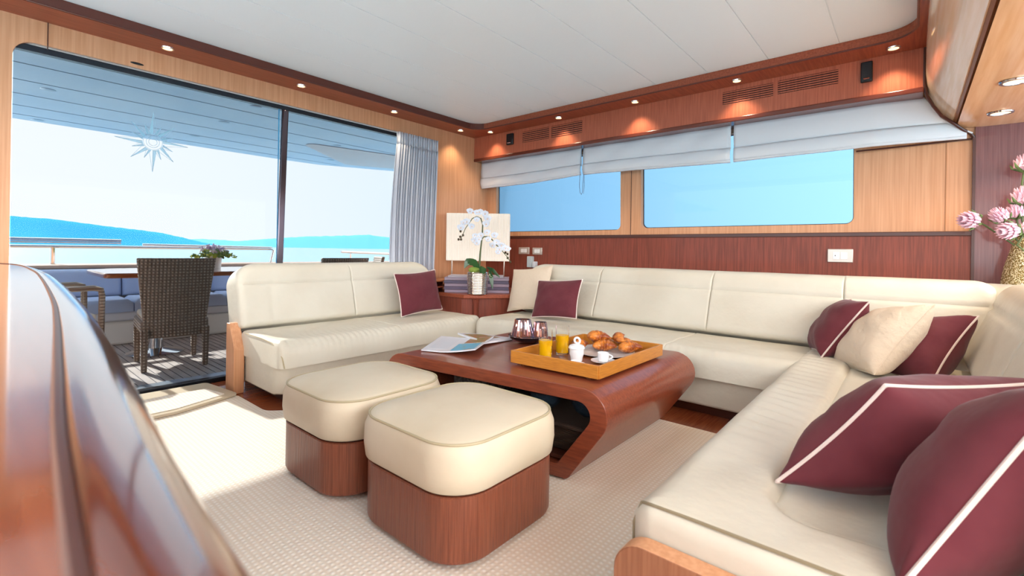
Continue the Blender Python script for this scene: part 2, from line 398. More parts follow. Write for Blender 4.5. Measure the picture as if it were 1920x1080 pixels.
# forward overhead soffit (light wood, extruded across the cabin)
def soff(poly_, name, m, x0=-1.4, x1=4.03):
    g = G(); g.prism(poly_, lambda p, a: Vector((a, p[0], p[1])), x0, x1); o = g.build(name, m, angle=30); return o
up = [(-.052, 2.34), (-.052, 2.12), (-.06, 2.05), (-.082, 1.99), (-.115, 1.935), (-.15, 1.89), (-.185, 1.855), (-.215, 1.875), (-.30, 2.34)]
tag(soff(up, 'overhead_cabinet_front', mat('pale_soffit_wood', 'F8DCC0', .25, col2='EFCBA6', scale=(.5, 9, 9), nscale=5, coat=.5)), None); struct(bpy.data.objects['overhead_cabinet_front']); bpy.data.objects['overhead_cabinet_front'].name = 'trim_soffit_front'
lo = [(-.205, 1.822), (-.24, 1.808), (-.33, 1.802), (-.6, 1.80), (-1.1, 1.80), (-1.1, 2.3), (-.32, 2.3), (-.235, 1.87), (-.21, 1.84)]
struct(soff(lo, 'ceiling_soffit', LWX))
gp = [(-.19, 1.86), (-.2, 1.84), (-.24, 1.87), (-.3, 2.2), (-.24, 2.2)]
struct(soff(gp, 'trim_soffit_gap', mat('gap_wood', '8A5430', .4)))
# dark curved end trim of the soffit against fascia
path = [(3.815, -.047, 2.30), (3.815, -.047, 2.05), (3.83, -.06, 1.99), (3.86, -.09, 1.93), (3.90, -.13, 1.87), (3.94, -.18, 1.83), (3.99, -.23, 1.79), (4.03, -.27, 1.765), (4.04, -.285, 1.74)]
g = G(); g.tube(path, .009, 8); struct(g.build('trim_soffit_edge', DARKW))

# ------------------------------------------------------------ downlights
def downlight(x, y, z, label, group, size=.034, power=5):
    t = thing('downlight', label, 'ceiling light', (x, y, z), 0, group)
    g = G(); g.lathe([(size*.78, -.001), (size*.8, -.006), (size*1.05, -.006), (size*1.1, 0), (size*.78, 0)], (0, 0, 0), 24); g.build('ring', CHR, t, local=True)
    g = G(); g.lathe([(0.001, -.0035), (size*.77, -.0035), (size*.77, -.001), (.001, -.001)], (0, 0, 0), 24); g.build('bulb_glass', LAMP, t, local=True)
    l = bpy.data.lights.new('downlight_lamp', 'SPOT'); l.energy = power*1.3; l.color = (1, .80, .55); l.spot_size = radians(100); l.spot_blend = .8; l.shadow_soft_size = .02
    lo_ = bpy.data.objects.new('downlight_lamp', l); C.objects.link(lo_); lo_.parent = t; lo_.location = (0, 0, -.02)
aft_pts = [(.85, 'first from the left edge'), (1.73, 'second from the left'), (2.61, 'third from the left, above the curtain'), (3.46, 'last before the corner')]
for x, s in aft_pts: downlight(x, 3.71, 2.285, 'small warm recessed light over the sliding door, '+s, 'downlights above the sliding door')
for y, s in ((3.50, 'nearest the aft corner'), (2.60, 'just above the aft air grille'), (1.81, 'second from the forward end, midway'), (1.0, 'just aft of the forward air grille'), (.10, 'at the forward corner of the ceiling frame')):
    downlight(3.705, y, 2.285, 'small warm recessed light over the window wall, '+s, 'downlights above the windows')
for u, v, s in ((1904, 152, 'nearer one cut by the right picture edge'), (1876, 211, 'farther one close to the dark panel')):
    q = P(u, v, z=1.80); downlight(q.x, q.y, 1.80, 'warm round light in the light wood soffit, '+s, 'soffit lights', .05, 5)

for k in range(5): downlight(-1.4, .1+.85*k, 2.285, 'added unseen fill light over the port side, '+('forwardmost', 'second from forward', 'middle one', 'second from aft', 'aftmost')[k], 'added fill lights over the port side', .034, 14)  # unseen row, added to brighten the cabin floor
# ------------------------------------------------------------ vents, speakers in fascia
def vent(y0, y1, z0, z1, label):
    t = thing('air_grille', label, 'air vent', (3.81, (y0+y1)/2, z0), 0, 'fascia air grilles')
    g = G(); g.box(3.808, 3.8095, y0, y1, z0, z1); g.build('grille_opening', DKSLOT, t, smooth=False)
    n = 6
    for k in range(n):
        zc = z0+(z1-z0)*(k+.5)/n; h = (z1-z0)/n*.27
        g = G(); g.box(3.8062, 3.8082, y0, y1, zc-h, zc+h); g.build('slat', MATS['fascia_mahogany'], t, smooth=False)
vent(2.79, 3.13, 2.135, 2.25, 'slotted wooden air grille nearest the aft corner of the fascia')
vent(2.40, 2.76, 2.135, 2.25, 'slotted wooden air grille at aft end, right one of the far pair')
vent(.78, 1.13, 2.155, 2.25, 'slotted wooden air grille at the forward end, left one of the near pair')
vent(.39, .75, 2.16, 2.255, 'slotted wooden air grille beside the large black speaker box')
def speaker(y0, y1, z0, z1, label):
    t = thing('wall_speaker', label, 'speaker', (3.81, (y0+y1)/2, z0), 0, 'fascia speakers')
    g = G(); g.box(3.785, 3.809, y0, y1, z0, z1); hs = g.build('housing', BLACK, t, bevel=.006)
    g = G(); g.tube([(3.783, y0+(y1-y0)*.25, z0+.02), (3.783, y0+(y1-y0)*.75, z0+.02)], .006, 8); g.build('silver_badge', CHR, hs)
speaker(3.25, 3.34, 2.135, 2.255, 'small black speaker box on the fascia near the aft corner')
speaker(.205, .268, 2.13, 2.262, 'black speaker box on the fascia near the forward end')

# ------------------------------------------------------------ sliding door
dr = thing('door_1', None, None, (1.7, 3.88, 0)); struct(dr)
FRM = mat('door_frame_dark', '2A2F38', .25, metal=.6)
g = G(); g.box(.17, 1.66, 3.878, 3.884, .03, 2.12); g.build('left_pane', GLASSD, dr, smooth=False)
g = G(); g.box(1.68, 3.23, 3.898, 3.904, .03, 2.12); g.build('right_pane', GLASSD, dr, smooth=False)
g = G(); g.box(.17, 3.23, 3.865, 3.915, 2.105, 2.14); g.build('top_track', FRM, dr, bevel=.004)
g = G(); g.box(.17, 3.23, 3.86, 3.915, 0, .035); g.build('sill_track', FRM, dr, bevel=.004)
g = G(); g.add([(x, y, z) for z, dx in ((.03, -.045), (2.11, 0)) for x, y in ((1.655+dx, 3.862), (1.705+dx, 3.862), (1.705+dx, 3.892), (1.655+dx, 3.892))], [(0, 1, 2, 3), (4, 5, 6, 7), (0, 1, 5, 4), (1, 2, 6, 5), (2, 3, 7, 6), (3, 0, 4, 7)])
g.build('door_stile', mat('door_stile_metal', '5B5660', .15, metal=.9), dr, bevel=.008)
g = G(); g.box(1.628, 1.634, 3.872, 3.878, .03, 2.11); g.build('glass_edge', mat('glass_edge_blue', '2F7FB0', .1), dr, smooth=False)
# etched compass star on the glass: 16 points, two rings
g = G(); gl = G(); cx, cz, yy = .815, 1.688, 3.8765
def tri(G_, a, b, c, y0=yy, th=.0006):
    G_.add([(a[0], y0, a[1]), (b[0], y0, b[1]), (c[0], y0, c[1]), (a[0], y0+th, a[1]), (b[0], y0+th, b[1]), (c[0], y0+th, c[1])], [(0, 1, 2), (3, 4, 5), (0, 1, 4, 3), (1, 2, 5, 4), (2, 0, 3, 5)])
for k in range(16):
    a = k*pi/8; L_ = .2 if k % 4 == 0 else .165 if k % 2 == 0 else .12; wd = .16 if k % 4 == 0 else .15 if k % 2 == 0 else .1; r0 = .056
    tip = (cx+L_*cos(a), cz+L_*sin(a)); l_ = (cx+r0*cos(a+wd*2.4), cz+r0*sin(a+wd*2.4)); r_ = (cx+r0*cos(a-wd*2.4), cz+r0*sin(a-wd*2.4)); m_ = (cx+r0*cos(a), cz+r0*sin(a))
    tri(g, tip, l_, m_)
    for p, q in ((tip, r_), (tip, m_), (tip, l_)):
        gl.tube([(p[0], yy-.0008, p[1]), (q[0], yy-.0008, q[1])], .0009, 4)
for rr in (.023, .036, .052):
    gl.tube([(cx+rr*cos(k*pi/24), yy-.0008, cz+rr*sin(k*pi/24)) for k in range(48)], .0012, 5, loop=True)
g.build('etched_compass_star', ETCH, dr, smooth=False); gl.build('etched_compass_outline', ETCHL, dr, smooth=False)
# small oval fitting in the header
g = G(); g.ell((.72, 3.85, 2.178), .036, .004, .008, 20, 8); tag(g.build('header_sensor', BLACK), 'small black oval fitting in the wood above the sliding door', 'sensor')

# ------------------------------------------------------------ curtain
ct = thing('curtain', 'pleated silver-grey curtain gathered at the right side of the sliding door', 'curtain', (2.97, 3.80, .6))
def curtain_ring(z, x0, x1, amp, phase, n=170):
    pts = []
    for i in range(n):
        t = i/(n-1); fold = 17*2*pi*t+phase*sin(5*t)
        pts.append(Vector((x0+(x1-x0)*t, 3.805+amp*(sin(fold)+.35*sin(fold*.5+1+phase)), z)))
    return pts
rows = []; nz = 30
for k in range(nz+1):
    z = 2.02-(2.02-.68)*k/nz; t = k/nz
    rows.append(curtain_ring(z, 2.72-.055*t-.02*sin(pi*t), 3.225-.05*t, .017+.012*t, .6*t))
g = G(); g.rings(rows, closed=False, cap=False); o = g.build('drape', CURT, ct, angle=180)
sol = o.modifiers.new('t', 'SOLIDIFY'); sol.thickness = .002
rows = [curtain_ring(z, 2.72, 3.225, .014, 0) for z in (2.14, 2.10, 2.06, 2.02)]
g = G(); g.rings(rows, closed=False, cap=False); o = g.build('pleat_heading', CURT, ct, angle=180)
sol = o.modifiers.new('t', 'SOLIDIFY'); sol.thickness = .003

# ------------------------------------------------------------ roman blinds
def blind(y0, y1, zt, zl, zr, label, sway=0, n=36):
    """y0 = aft end, y1 = forward end; zl/zr bottom heights at those ends"""
    b = thing('roman_blind', label, 'window blind', (3.9, (y0+y1)/2, zt), 0, 'roman blinds over the windows')
    def sheet(f0, f1, xoff, name):
        rws = []
        for j in range(7):
            f = f0+(f1-f0)*j/6; row = []
            for i in range(n+1):
                t = i/n; y = y0+(y1-y0)*t; zb = zl+(zr-zl)*t+sway*sin(pi*t)
                z = zt+(zb-zt)*f
                x = 3.93-xoff-.012*sin(pi*j/6)+.006*sin(t*9+f*3)*(f)+.005*sin(t*23+f*8)
                row.append(Vector((x, y, z)))
            rws.append(row)
        g = G(); g.rings(rws, closed=False, cap=False); o = g.build(name, BLIND, b, angle=180); q = o.modifiers.new('t', 'SOLIDIFY'); q.thickness = .004
    sheet(0, .66, 0, 'upper_panel'); sheet(.60, .96, .014, 'fold'); sheet(.9, 1.0, .004, 'hem')
    return b
b1 = blind(3.84, 2.47, 2.02, 1.715, 1.75, 'grey cloth roman blind nearest the corner cabinet, over the left window', -.012)
blind(2.455, 1.095, 2.02, 1.75, 1.718, 'grey cloth roman blind in the middle, spanning the post between the windows', .004)
b3 = thing('roman_blind', 'long grey cloth roman blind at the forward end, tapering over the light wood panel', 'window blind', (3.9, .4, 2.02), 0, 'roman blinds over the windows')
def ztop(y):
    if y > -.05: return 2.02
    pr = [(-.05, 2.02), (-.085, 1.945), (-.12, 1.885), (-.17, 1.835), (-.22, 1.80), (-.275, 1.765)]
    for (a_, b_), (c_, d_) in zip(pr, pr[1:]):
        if y >= c_: return b_+(d_-b_)*(a_-y)/(a_-c_)
    return 1.765
def sheet3(f0, f1, xo, name, ye):
    rws = []
    for j in range(7):
        row = []
        for i in range(61):
            t = i/60; y = 1.075+(ye-1.075)*t; zb = 1.722+.012*t; f = f0+(f1-f0)*j/6
            z = min(ztop(y), 2.02+(zb-2.02)*f); xx = 3.93+.085*max(0, (.2-y)/.475)-xo*(1-max(0, -y)/.3)
            row.append(Vector((xx-.010*sin(pi*j/6)+.005*sin(t*11+f*3)*f, y, max(z, zb))))
        rws.append(row)
    g = G(); g.rings(rws, closed=False, cap=False); o = g.build(name, BLIND, b3, angle=180); q = o.modifiers.new('t', 'SOLIDIFY'); q.thickness = .004
sheet3(0, .66, 0, 'upper_panel', -.275); sheet3(.62, .96, .012, 'fold', -.25); sheet3(.92, 1.0, .003, 'hem', -.25)
g = G(); g.tube([(3.985, .30, 1.720), (4.02, .0, 1.728), (4.043, -.275, 1.735)], .006, 6); g.build('blind_rail', DARKW, b3)
cdr = b1
g = G(); g.tube([(3.905, 2.463, 2.02), (3.89, 2.463, 1.85), (3.885, 2.468, 1.64), (3.885, 2.46, 1.575), (3.885, 2.445, 1.555), (3.885, 2.432, 1.575), (3.885, 2.43, 1.64), (3.89, 2.425, 1.75)], .003, 6); g.build('cord_loop', mat('cord_grey', '6F86A0'), cdr)
g = G(); g.tube([(3.884, 2.415, 1.75), (3.884, 2.412, 1.64), (3.884, 2.42, 1.56)], .0025, 6); g.build('cord_tail', MATS['cord_grey'], cdr)

# ------------------------------------------------------------ switches
def plate(y, z, wy, hz, label, m=None, dot=False):
    t = thing('switch_plate', label, 'wall switch', (4.03, y, z), 0, 'switch and socket plates')
    g = G(); g.box(4.024, 4.034, y-wy/2, y+wy/2, z-hz/2, z+hz/2); g.build('frame', m or mat('satin_plate', 'C8BDB4', .3, metal=.5), t, bevel=.004)
    g = G(); g.box(4.021, 4.025, y-wy*.28, y-.002, z-hz*.27, z+hz*.27); g.build('rocker', WHITE, t, bevel=.002)
    g = G(); g.box(4.021, 4.025, y+.002, y+wy*.28, z-hz*.27, z+hz*.27); g.build('rocker', WHITE, t, bevel=.002)
    if dot:
        g = G(); g.box(4.0195, 4.022, y+wy*.17, y+wy*.2, z-.004, z+.004); g.build('indicator', BLACK, t, smooth=False)
plate(3.265, 1.0, .15, .075, 'satin two-gang switch plate right beside the lamp shade')
plate(3.08, .997, .13, .075, 'white-silver switch plate just above the grey phone box')
plate(.385, 1.0, .15, .095, 'single silver switch plate on the dark wood behind the long sofa', None, True)
t = thing('wall_phone', 'small grey-blue handset box on the wall behind the cream pillow', 'phone', (4.0, 3.15, .85))
g = G(); g.box(3.985, 4.034, 3.125, 3.19, .82, .94); g.build('body', mat('phone_grey', 'B9C4C8', .4), t, bevel=.006)
g = G(); g.box(3.985, 4.034, 3.075, 3.115, .82, .885); g.build('handset', mat('phone_white', 'D9DEE6', .4), t, bevel=.006)

# ------------------------------------------------------------ ottomans
def ottoman(x0, x1, y0, y1, label):
    cx, cy = (x0+x1)/2, (y0+y1)/2
    t = thing('ottoman', label, 'ottoman', (cx, cy, .012), 0, 'square cream ottomans'); 
    hx, hy = (x1-x0)/2, (y1-y0)/2
    def ring(ins, z, r=.15): return [Vector((p[0], p[1], z)) for p in roundpoly([(-hx+ins, -hy+ins), (hx-ins, -hy+ins), (hx-ins, hy-ins), (-hx+ins, hy-ins)], max(r-ins*.6, .02), 10)]
    g = G(); g.rings([ring(.05, .0), ring(.05, .03)]); g.build('plinth', DARKW, t, local=True)
    g = G(); g.rings([ring(.012, .02), ring(.008, .03), ring(.008, .222), ring(.012, .226)]); g.build('wooden_base', OTW, t, local=True)
    g = G(); g.rings([ring(.02, .22), ring(.02, .24)]); g.build('shadow_gap', DKSLOT, t, local=True)
    prof = [(.012, .232), (.0, .242), (-.006, .29), (-.004, .35), (.006, .380), (.012, .388)]
    top = [(.03, .395), (.07, .404), (.13, .411), (.2, .414), (.26, .415)]
    g = G(); g.rings([ring(i, z) for i, z in prof+top]); cu = g.build('cushion', LEA2, t, local=True, angle=80)
    g = G(); g.tube(ring(.010, .388), .0045, 8, loop=True); g.build('piping', PIPE, cu, local=True)
ottoman(.935, 1.52, 1.0, 1.575, 'square cream leather ottoman on a dark wood base, nearest the camera')
ottoman(.91, 1.49, 1.625, 2.185, 'square cream leather ottoman on a dark wood base, farther one beside the small sofa')

# ------------------------------------------------------------ coffee table
tb = thing('coffee_table', 'low mahogany coffee table with rounded edges and slanted ends, holding the breakfast tray', 'table', (2.1, 1.6, .012))
def xmap(t, y):  # front (t=0) / back (t=1) edges converge slightly
    k = (y-1.03)/(2.16-1.03); return (1.70-.14*k)*(1-t)+(2.72-.19*k)*t
outer = roundpoly([(1.115, .02), (.83, .425), (2.345, .425), (2.06, .02)], [.03, .115, .115, .03], 10)
inner = roundpoly([(1.165, .075), (.955, .365), (2.225, .365), (2.015, .075)], [.03, .06, .06, .03], 10)
n = len(outer); g = G(); vs = []
for t_ in (0, 1):
    for pl in (outer, inner):
        vs += [Vector((xmap(t_, p[0]), p[0], p[1])) for p in pl]
f = []
for i in range(n):
    j = (i+1) % n
    f += [(i, j, n+j, n+i), (2*n+i, 2*n+j, 3*n+j, 3*n+i), (i, j, 2*n+j, 2*n+i), (n+i, n+j, 3*n+j, 3*n+i)]
g.add(vs, f); g.build('table_shell', DWY, tb, bevel=.003, angle=40)
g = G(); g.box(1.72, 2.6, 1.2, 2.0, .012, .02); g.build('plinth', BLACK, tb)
g = G(); g.add([Vector((xmap(t_, y)+(.03 if t_ == 0 else -.03), y, z)) for t_ in (0, 1) for y in (1.14, 2.04) for z in (.088, .104)], [(0, 1, 3, 2), (4, 6, 7, 5), (0, 4, 5, 1), (2, 3, 7, 6), (0, 2, 6, 4), (1, 5, 7, 3)]); g.build('lower_shelf', DARKW, tb)
# basket and bowls on the lower shelf of the table
bk = thing('wicker_basket', 'dark woven basket under the coffee table top holding glass bowls', 'basket', (2.0, 1.22, .16))
BASK = mat('dark_basket_weave', '4A3326', .7, col2='30201A', nscale=40); wave_bump(BASK, 40, ('X', 'Z'), 1, .004, col2='2A1A12')
g = G(); g.add([Vector(p) for p in ((1.76, 1.10, .105), (2.45, 1.08, .105), (2.42, 1.62, .105), (1.72, 1.62, .105), (1.74, 1.02, .225), (2.47, 1.0, .225), (2.44, 1.66, .225), (1.70, 1.66, .225))], [(0, 1, 2, 3), (4, 5, 6, 7), (0, 1, 5, 4), (1, 2, 6, 5), (2, 3, 7, 6), (3, 0, 4, 7)])
bb = g.build('basket_body', BASK, bk, bevel=.02, bseg=3)
g = G(); g.tube([Vector((p[0], p[1], .23)) for p in roundpoly([(1.735, 1.015), (2.47, .995), (2.445, 1.66), (1.70, 1.66)], .04)], .010, 8, loop=True); g.build('rim', BASK, bb)
SMOKE = mat('smoky_glass', '5A7488', .03, trans=.8, ior=1.3)
def bowl(x, y, z, r, h, m, label, cat='bowl', name='glass_bowl', group=None):
    g = G(); g.lathe([(r*.35, 0), (r*.7, h*.25), (r*.95, h*.7), (r, h), (r*.96, h), (r*.9, h*.7), (r*.62, h*.32), (r*.3, h*.1)], (0, 0, 0), 32)
    o = g.build(name, m); o.location = (x, y, z); return tag(o, label, cat, group)
bowl(1.90, 1.14, .237, .085, .085, SMOKE, 'smoky glass bowl in the basket under the table, nearer the table end', group='bowls in the basket')
bowl(1.86, 1.35, .237, .085, .085, SMOKE, 'smoky glass bowl in the basket under the table, nearer the ottomans', group='bowls in the basket')
g = G(); g.box(1.78, 2.3, 1.72, 1.94, .105, .32); o = g.build('woven_box', mat('grey_weave', '6A625E', .8, col2='3A3330', nscale=60), bevel=.015); tag(o, 'grey woven box under the far half of the coffee table', 'box')

# ------------------------------------------------------------ tray
TZ = .425
TR = mat('bamboo_tray', 'CC8632', .35, col2='B8742A', scale=(3, 3, 40), nscale=6, coat=.2)
A_ = Vector((1.825, 1.045, 0)); B_ = Vector((1.80, 1.53, 0)); D_ = Vector((2.50, 1.04, 0)); E_ = D_+(B_-A_)
ty = thing('serving_tray', 'orange bamboo serving tray on the coffee table, full of breakfast things', 'tray', (2.15, 1.3, TZ))
zb0, zb1 = TZ+.012, TZ+.072
def wallbar(a, b, name):
    d = (b-a).normalized(); n_ = Vector((-d.y, d.x, 0)); g = G(); c = (a+b)/2; c.z = (zb0+zb1)/2
    g.obox(c, d, n_, (0, 0, 1), (b-a).length/2, .006, (zb1-zb0)/2); g.build(name, TR, ty, bevel=.002)
wallbar(A_, B_, 'front_rim'); wallbar(A_, D_, 'right_rim'); wallbar(B_, E_, 'left_rim'); wallbar(D_, E_, 'back_rim')
g = G(); g.add([Vector((p.x, p.y, z)) for z in (TZ+.010, TZ+.018) for p in (A_, D_, E_, B_)], [(0, 1, 2, 3), (4, 5, 6, 7), (0, 1, 5, 4), (1, 2, 6, 5), (2, 3, 7, 6), (3, 0, 4, 7)]); g.build('base', mat('tray_base', '8A4B24', .3, coat=.3), ty)
for k in range(2):
    g = G(); a = A_.lerp(B_, .12+.76*k); b = D_.lerp(E_, .12+.76*k); d = (b-a); g.obox(Vector(((a+b)/2).to_tuple()[:2]+(TZ+.005,)), d.normalized(), Vector((-d.y, d.x, 0)).normalized(), (0, 0, 1), d.length/2*.95, .012, .005); g.build('runner', mat('tray_runner', '6A3A18', .5), ty)
TT = TZ+.0185
# glasses of juice
JU = mat('orange_juice', 'FFC400', .25, col2='FFBC00', nscale=3)
def juice(x, y, r, h, fill, label):
    t = thing('juice_glass', label, 'glass', (x, y, TT), 0, 'glasses of orange juice')
    g = G(); g.lathe([(r*.9, 0), (r, .004), (r*1.04, h), (r*.99, h), (r*.95, .012), (r*.3, .010)], (0, 0, 0), 32); g.build('tumbler', GL, t, local=True)
    g = G(); g.lathe([(r*.5, .011), (r*.93, .0125), (r*.985, fill), (r*.5, fill+.0005)], (0, 0, 0), 32); g.build('orange_juice', JU, t, local=True)
juice(1.955, 1.432, .034, .15, .098, 'tall glass of orange juice on the tray, left and nearer one')
juice(2.105, 1.430, .035, .155, .104, 'tall glass of orange juice on the tray, right and farther one')
# sugar bowl with lid
PORC = mat('white_porcelain', 'F2F2F4', .15, coat=.4)
qs = P(1081, 676, z=TT); t = thing('sugar_bowl', 'white porcelain lidded sugar bowl with knob on the tray', 'sugar bowl', (qs.x, qs.y, TT))
g = G(); g.lathe([(.02, 0), (.030, .002), (.032, .02), (.037, .035), (.037, .062), (.034, .064), (.02, .064)]); g.build('body', PORC, t, local=True)
g = G(); g.lathe([(.042, .064), (.042, .069), (.036, .078), (.02, .084), (.006, .086)]); ld = g.build('lid', PORC, t, local=True)
g = G(); g.tube([(.004+.0*k, .016*cos(k*pi/10), .102+.014*sin(k*pi/10)) for k in range(20)], .006, 8, loop=True); g.build('knob', PORC, ld, local=True)
def cupring(r, c, n=14): return [(c[0]+r*cos(a), c[1], c[2]+r*sin(a)) for a in [pi*k/(n-1)-pi/2 for k in range(n)]]
RD = Vector((R0.x, R0.y, 0))
def cup(x, y, z, r, h, label, saucer=None):
    t = thing('coffee_cup', label, 'cup', (x, y, z), atan2(R0.y, R0.x), 'coffee cups')
    z0 = 0
    g = G(); g.lathe([(r*.6, z0), (r*.8, z0+.002), (r*.98, z0+h*.55), (r, z0+h), (r*.95, z0+h), (r*.9, z0+h*.5), (r*.4, z0+.006)]); g.build('cup_body', PORC, t, local=True)
    g = G(); pts = [(r*.9+.020*sin(pi*k/12), 0, z0+h*.25+h*.55*k/12) for k in range(13)]; g.tube(pts, .0035, 8); g.build('handle', PORC, t, local=True)
    return t
def saucer(x, y, r, label, name='saucer', cat='saucer'):
    g = G(); g.lathe([(r*.4, 0), (r*.55, .002), (r, .011), (r, .013), (r*.5, .005), (.001, .0045)]); o = g.build(name, PORC); o.location = (x, y, TT); return tag(o, label, cat)
qc = P(1080, 690, z=TT); cup(qc.x, qc.y, TT, .026, .034, 'small white cup in front of the sugar bowl at the front rim')
qe = P(1131, 680, z=TT)
saucer(qe.x, qe.y, .062, 'small white saucer under the espresso cup on the tray')
cup(qe.x, qe.y, TT+.006, .029, .045, 'white espresso cup standing on its saucer in front of the croissants')
saucer(2.30, 1.285, .165, 'white oval plate under the croissants', 'plate', 'plate')
# croissants
CRO = mat('croissant_crust', 'D9822E', .4, col2='8E3E12', nscale=26, bump=1, bscale=60, coat=.4, ramp=(.42, .62))
def croissant(x, y, z, rz, s, label, ry=0):
    n = 26; g = G(); rings = []
    for i in range(n):
        t = i/(n-1); a = (t-.5)*2.3; rad = .048*s
        c = Vector((rad*sin(a), rad*cos(a)-rad*.8, 0)); env = sin(pi*min(max(t, .03), .97))**.75
        seg = (t*7) % 1; rr = s*.026*env*(.86+.18*sin(pi*seg)); rr = max(rr, .003)
        tn = Vector((cos(a), -sin(a), 0)); nn = Vector((sin(a), cos(a), 0))
        rings.append([c+(nn*cos(k*2*pi/14)+Vector((0, 0, .85))*sin(k*2*pi/14))*rr for k in range(14)])
    g.rings(rings); o = g.build('croissant', CRO); o.location = (x, y, z); o.rotation_euler = (0, ry, rz); tag(o, label, 'croissant', 'croissants on the plate')
cz_ = TT+.042
for x, y, z, rz, s, lb, ry in ((2.22, 1.43, cz_, .3, 1.3, 'croissant at the left end of the plate, behind the sugar bowl', 0), (2.29, 1.34, cz_, -.9, 1.25, 'croissant at the front middle of the pile', 0),
                        (2.38, 1.40, cz_, 1.9, 1.25, 'croissant at the back of the plate', 0), (2.34, 1.23, cz_, -.5, 1.3, 'croissant behind the espresso cup at the right front', 0),
                        (2.42, 1.28, cz_, .8, 1.3, 'croissant at the right end of the plate', 0), (2.30, 1.38, cz_+.042, -.5, 1.3, 'croissant lying on top of the pile', .1), (2.38, 1.30, cz_+.036, .5, 1.1, 'upper croissant on the right of the pile', -.15)):
    croissant(2.315+(x-2.31)*1.12, 1.28+(y-1.34)*1.12, z, rz, s*1.12, lb, ry)

# dark dish with two ribbed tea-light tumblers
dish = bowl(2.31, 1.83, TZ+.001, .125, .045, mat('black_glass', '10131C', .05, coat=.6), 'shallow glossy black dish behind the tray', 'dish', 'black_dish')
FAC = mat('copper_mirror_glass', 'D9A08C', .05, metal=.85, col2='8FA0C0', scale=(1, 1, .3), nscale=22)
def tumbler(x, y, r, h, label):
    n = 40; g = G(); rings = []
    for rr, z in ((.25, 0), (.95, .0), (1.12, h*.15), (1.10, h*.35), (.88, h*.75), (.80, h), (.76, h), (.80, h*.7), (1.0, h*.3), (.9, .01)):
        rings.append([Vector((r*rr*(1+(.05 if k % 2 else -.03))*cos(2*pi*k/n), r*rr*(1+(.05 if k % 2 else -.03))*sin(2*pi*k/n), z)) for k in range(n)])
    g.rings(rings); o = g.build('ribbed_tumbler', FAC, angle=20); o.location = (x, y, TZ+.011); tag(o, label, 'candle holder', 'ribbed tumblers in the black dish')
tumbler(2.275, 1.845, .062, .135, 'larger ribbed copper-mirrored tumbler in the black dish')
tumbler(2.345, 1.76, .048, .12, 'smaller ribbed tumbler in the black dish, half hidden by the juice glass')

# magazine
mg = thing('magazine', 'open glossy magazine lying on the left end of the coffee table', 'magazine', (1.95, 2.05, TZ))
PAPER = mat('magazine_paper', 'E9EBF2', .3, coat=.3); PGR = mat('photo_green', '7D8A3A', .3, col2='B4532E', nscale=40); PBL = mat('photo_sea', '4FB4D6', .3, col2='A08A50', nscale=14, ramp=(.5, .6)); TXT = mat('print_grey', 'D6D8E0', .4)
def sheetq(a, b, c, d, za, zfn, th, name, m, n=14, m2=8, lift=0, s0=0, s1=1, t0=0, t1=1):
    """a-b near edge, d-c far edge; s along a->b, t along a->d"""
    top = []
    for j in range(m2+1):
        t = t0+(t1-t0)*j/m2
        for i in range(n+1):
            s = s0+(s1-s0)*i/n; p = (Vector(a).lerp(Vector(b), s)).lerp(Vector(d).lerp(Vector(c), s), t); top.append(Vector((p.x, p.y, TZ+zfn(s, t)+lift)))
    g = G(); k = len(top); N_ = n+1; v = top+[p-Vector((0, 0, th)) for p in top]
    f = [(j*N_+i, j*N_+i+1, (j+1)*N_+i+1, (j+1)*N_+i) for j in range(m2) for i in range(n)]; f += [tuple(q+k for q in r) for r in f]
    loop = list(range(N_))+[j*N_+n for j in range(1, m2+1)]+[m2*N_+i for i in range(n-1, -1, -1)]+[j*N_ for j in range(m2-1, 0, -1)]
    f += [(loop[i], loop[(i+1) % len(loop)], k+loop[(i+1) % len(loop)], k+loop[i]) for i in range(len(loop))]
    return mesh(name, v+g.v, f, m, mg)
# the spine runs from b (near) to c (far)
a = (1.675, 2.09, 0); b = (1.80, 1.785, 0); c = (2.16, 1.985, 0); d = (2.03, 2.33, 0)
hump = lambda s, t: .010+.030*(max(s-.35, 0)/.65)**1.5*(1-.15*t)
sheetq(a, b, c, d, 0, hump, .006, 'left_page_block', PAPER)
sheetq(a, b, c, d, 0, hump, .0006, 'sea_photograph', PBL, lift=.0008, s0=.52, s1=.95, t0=.04, t1=.50)
sheetq(a, b, c, d, 0, hump, .0006, 'coast_photograph', PGR, lift=.0008, s0=.60, s1=.97, t0=.54, t1=.97)
sheetq(a, b, c, d, 0, hump, .0004, 'printed_column', TXT, lift=.0008, s0=.08, s1=.42, t0=.15, t1=.85)
e1 = (2.02, 1.935, 0); e2 = (2.31, 1.94, 0); e3 = (2.26, 2.20, 0); e4 = (2.13, 2.28, 0)
h2_ = lambda s, t: .012+.012*(1-s)
sheetq(e1, e2, e3, e4, 0, h2_, .011, 'right_page_block', PAPER)
sheetq(e1, e2, e3, e4, 0, h2_, .0006, 'food_photograph', PGR, lift=.0008, s0=.1, s1=.8, t0=.25, t1=.85)

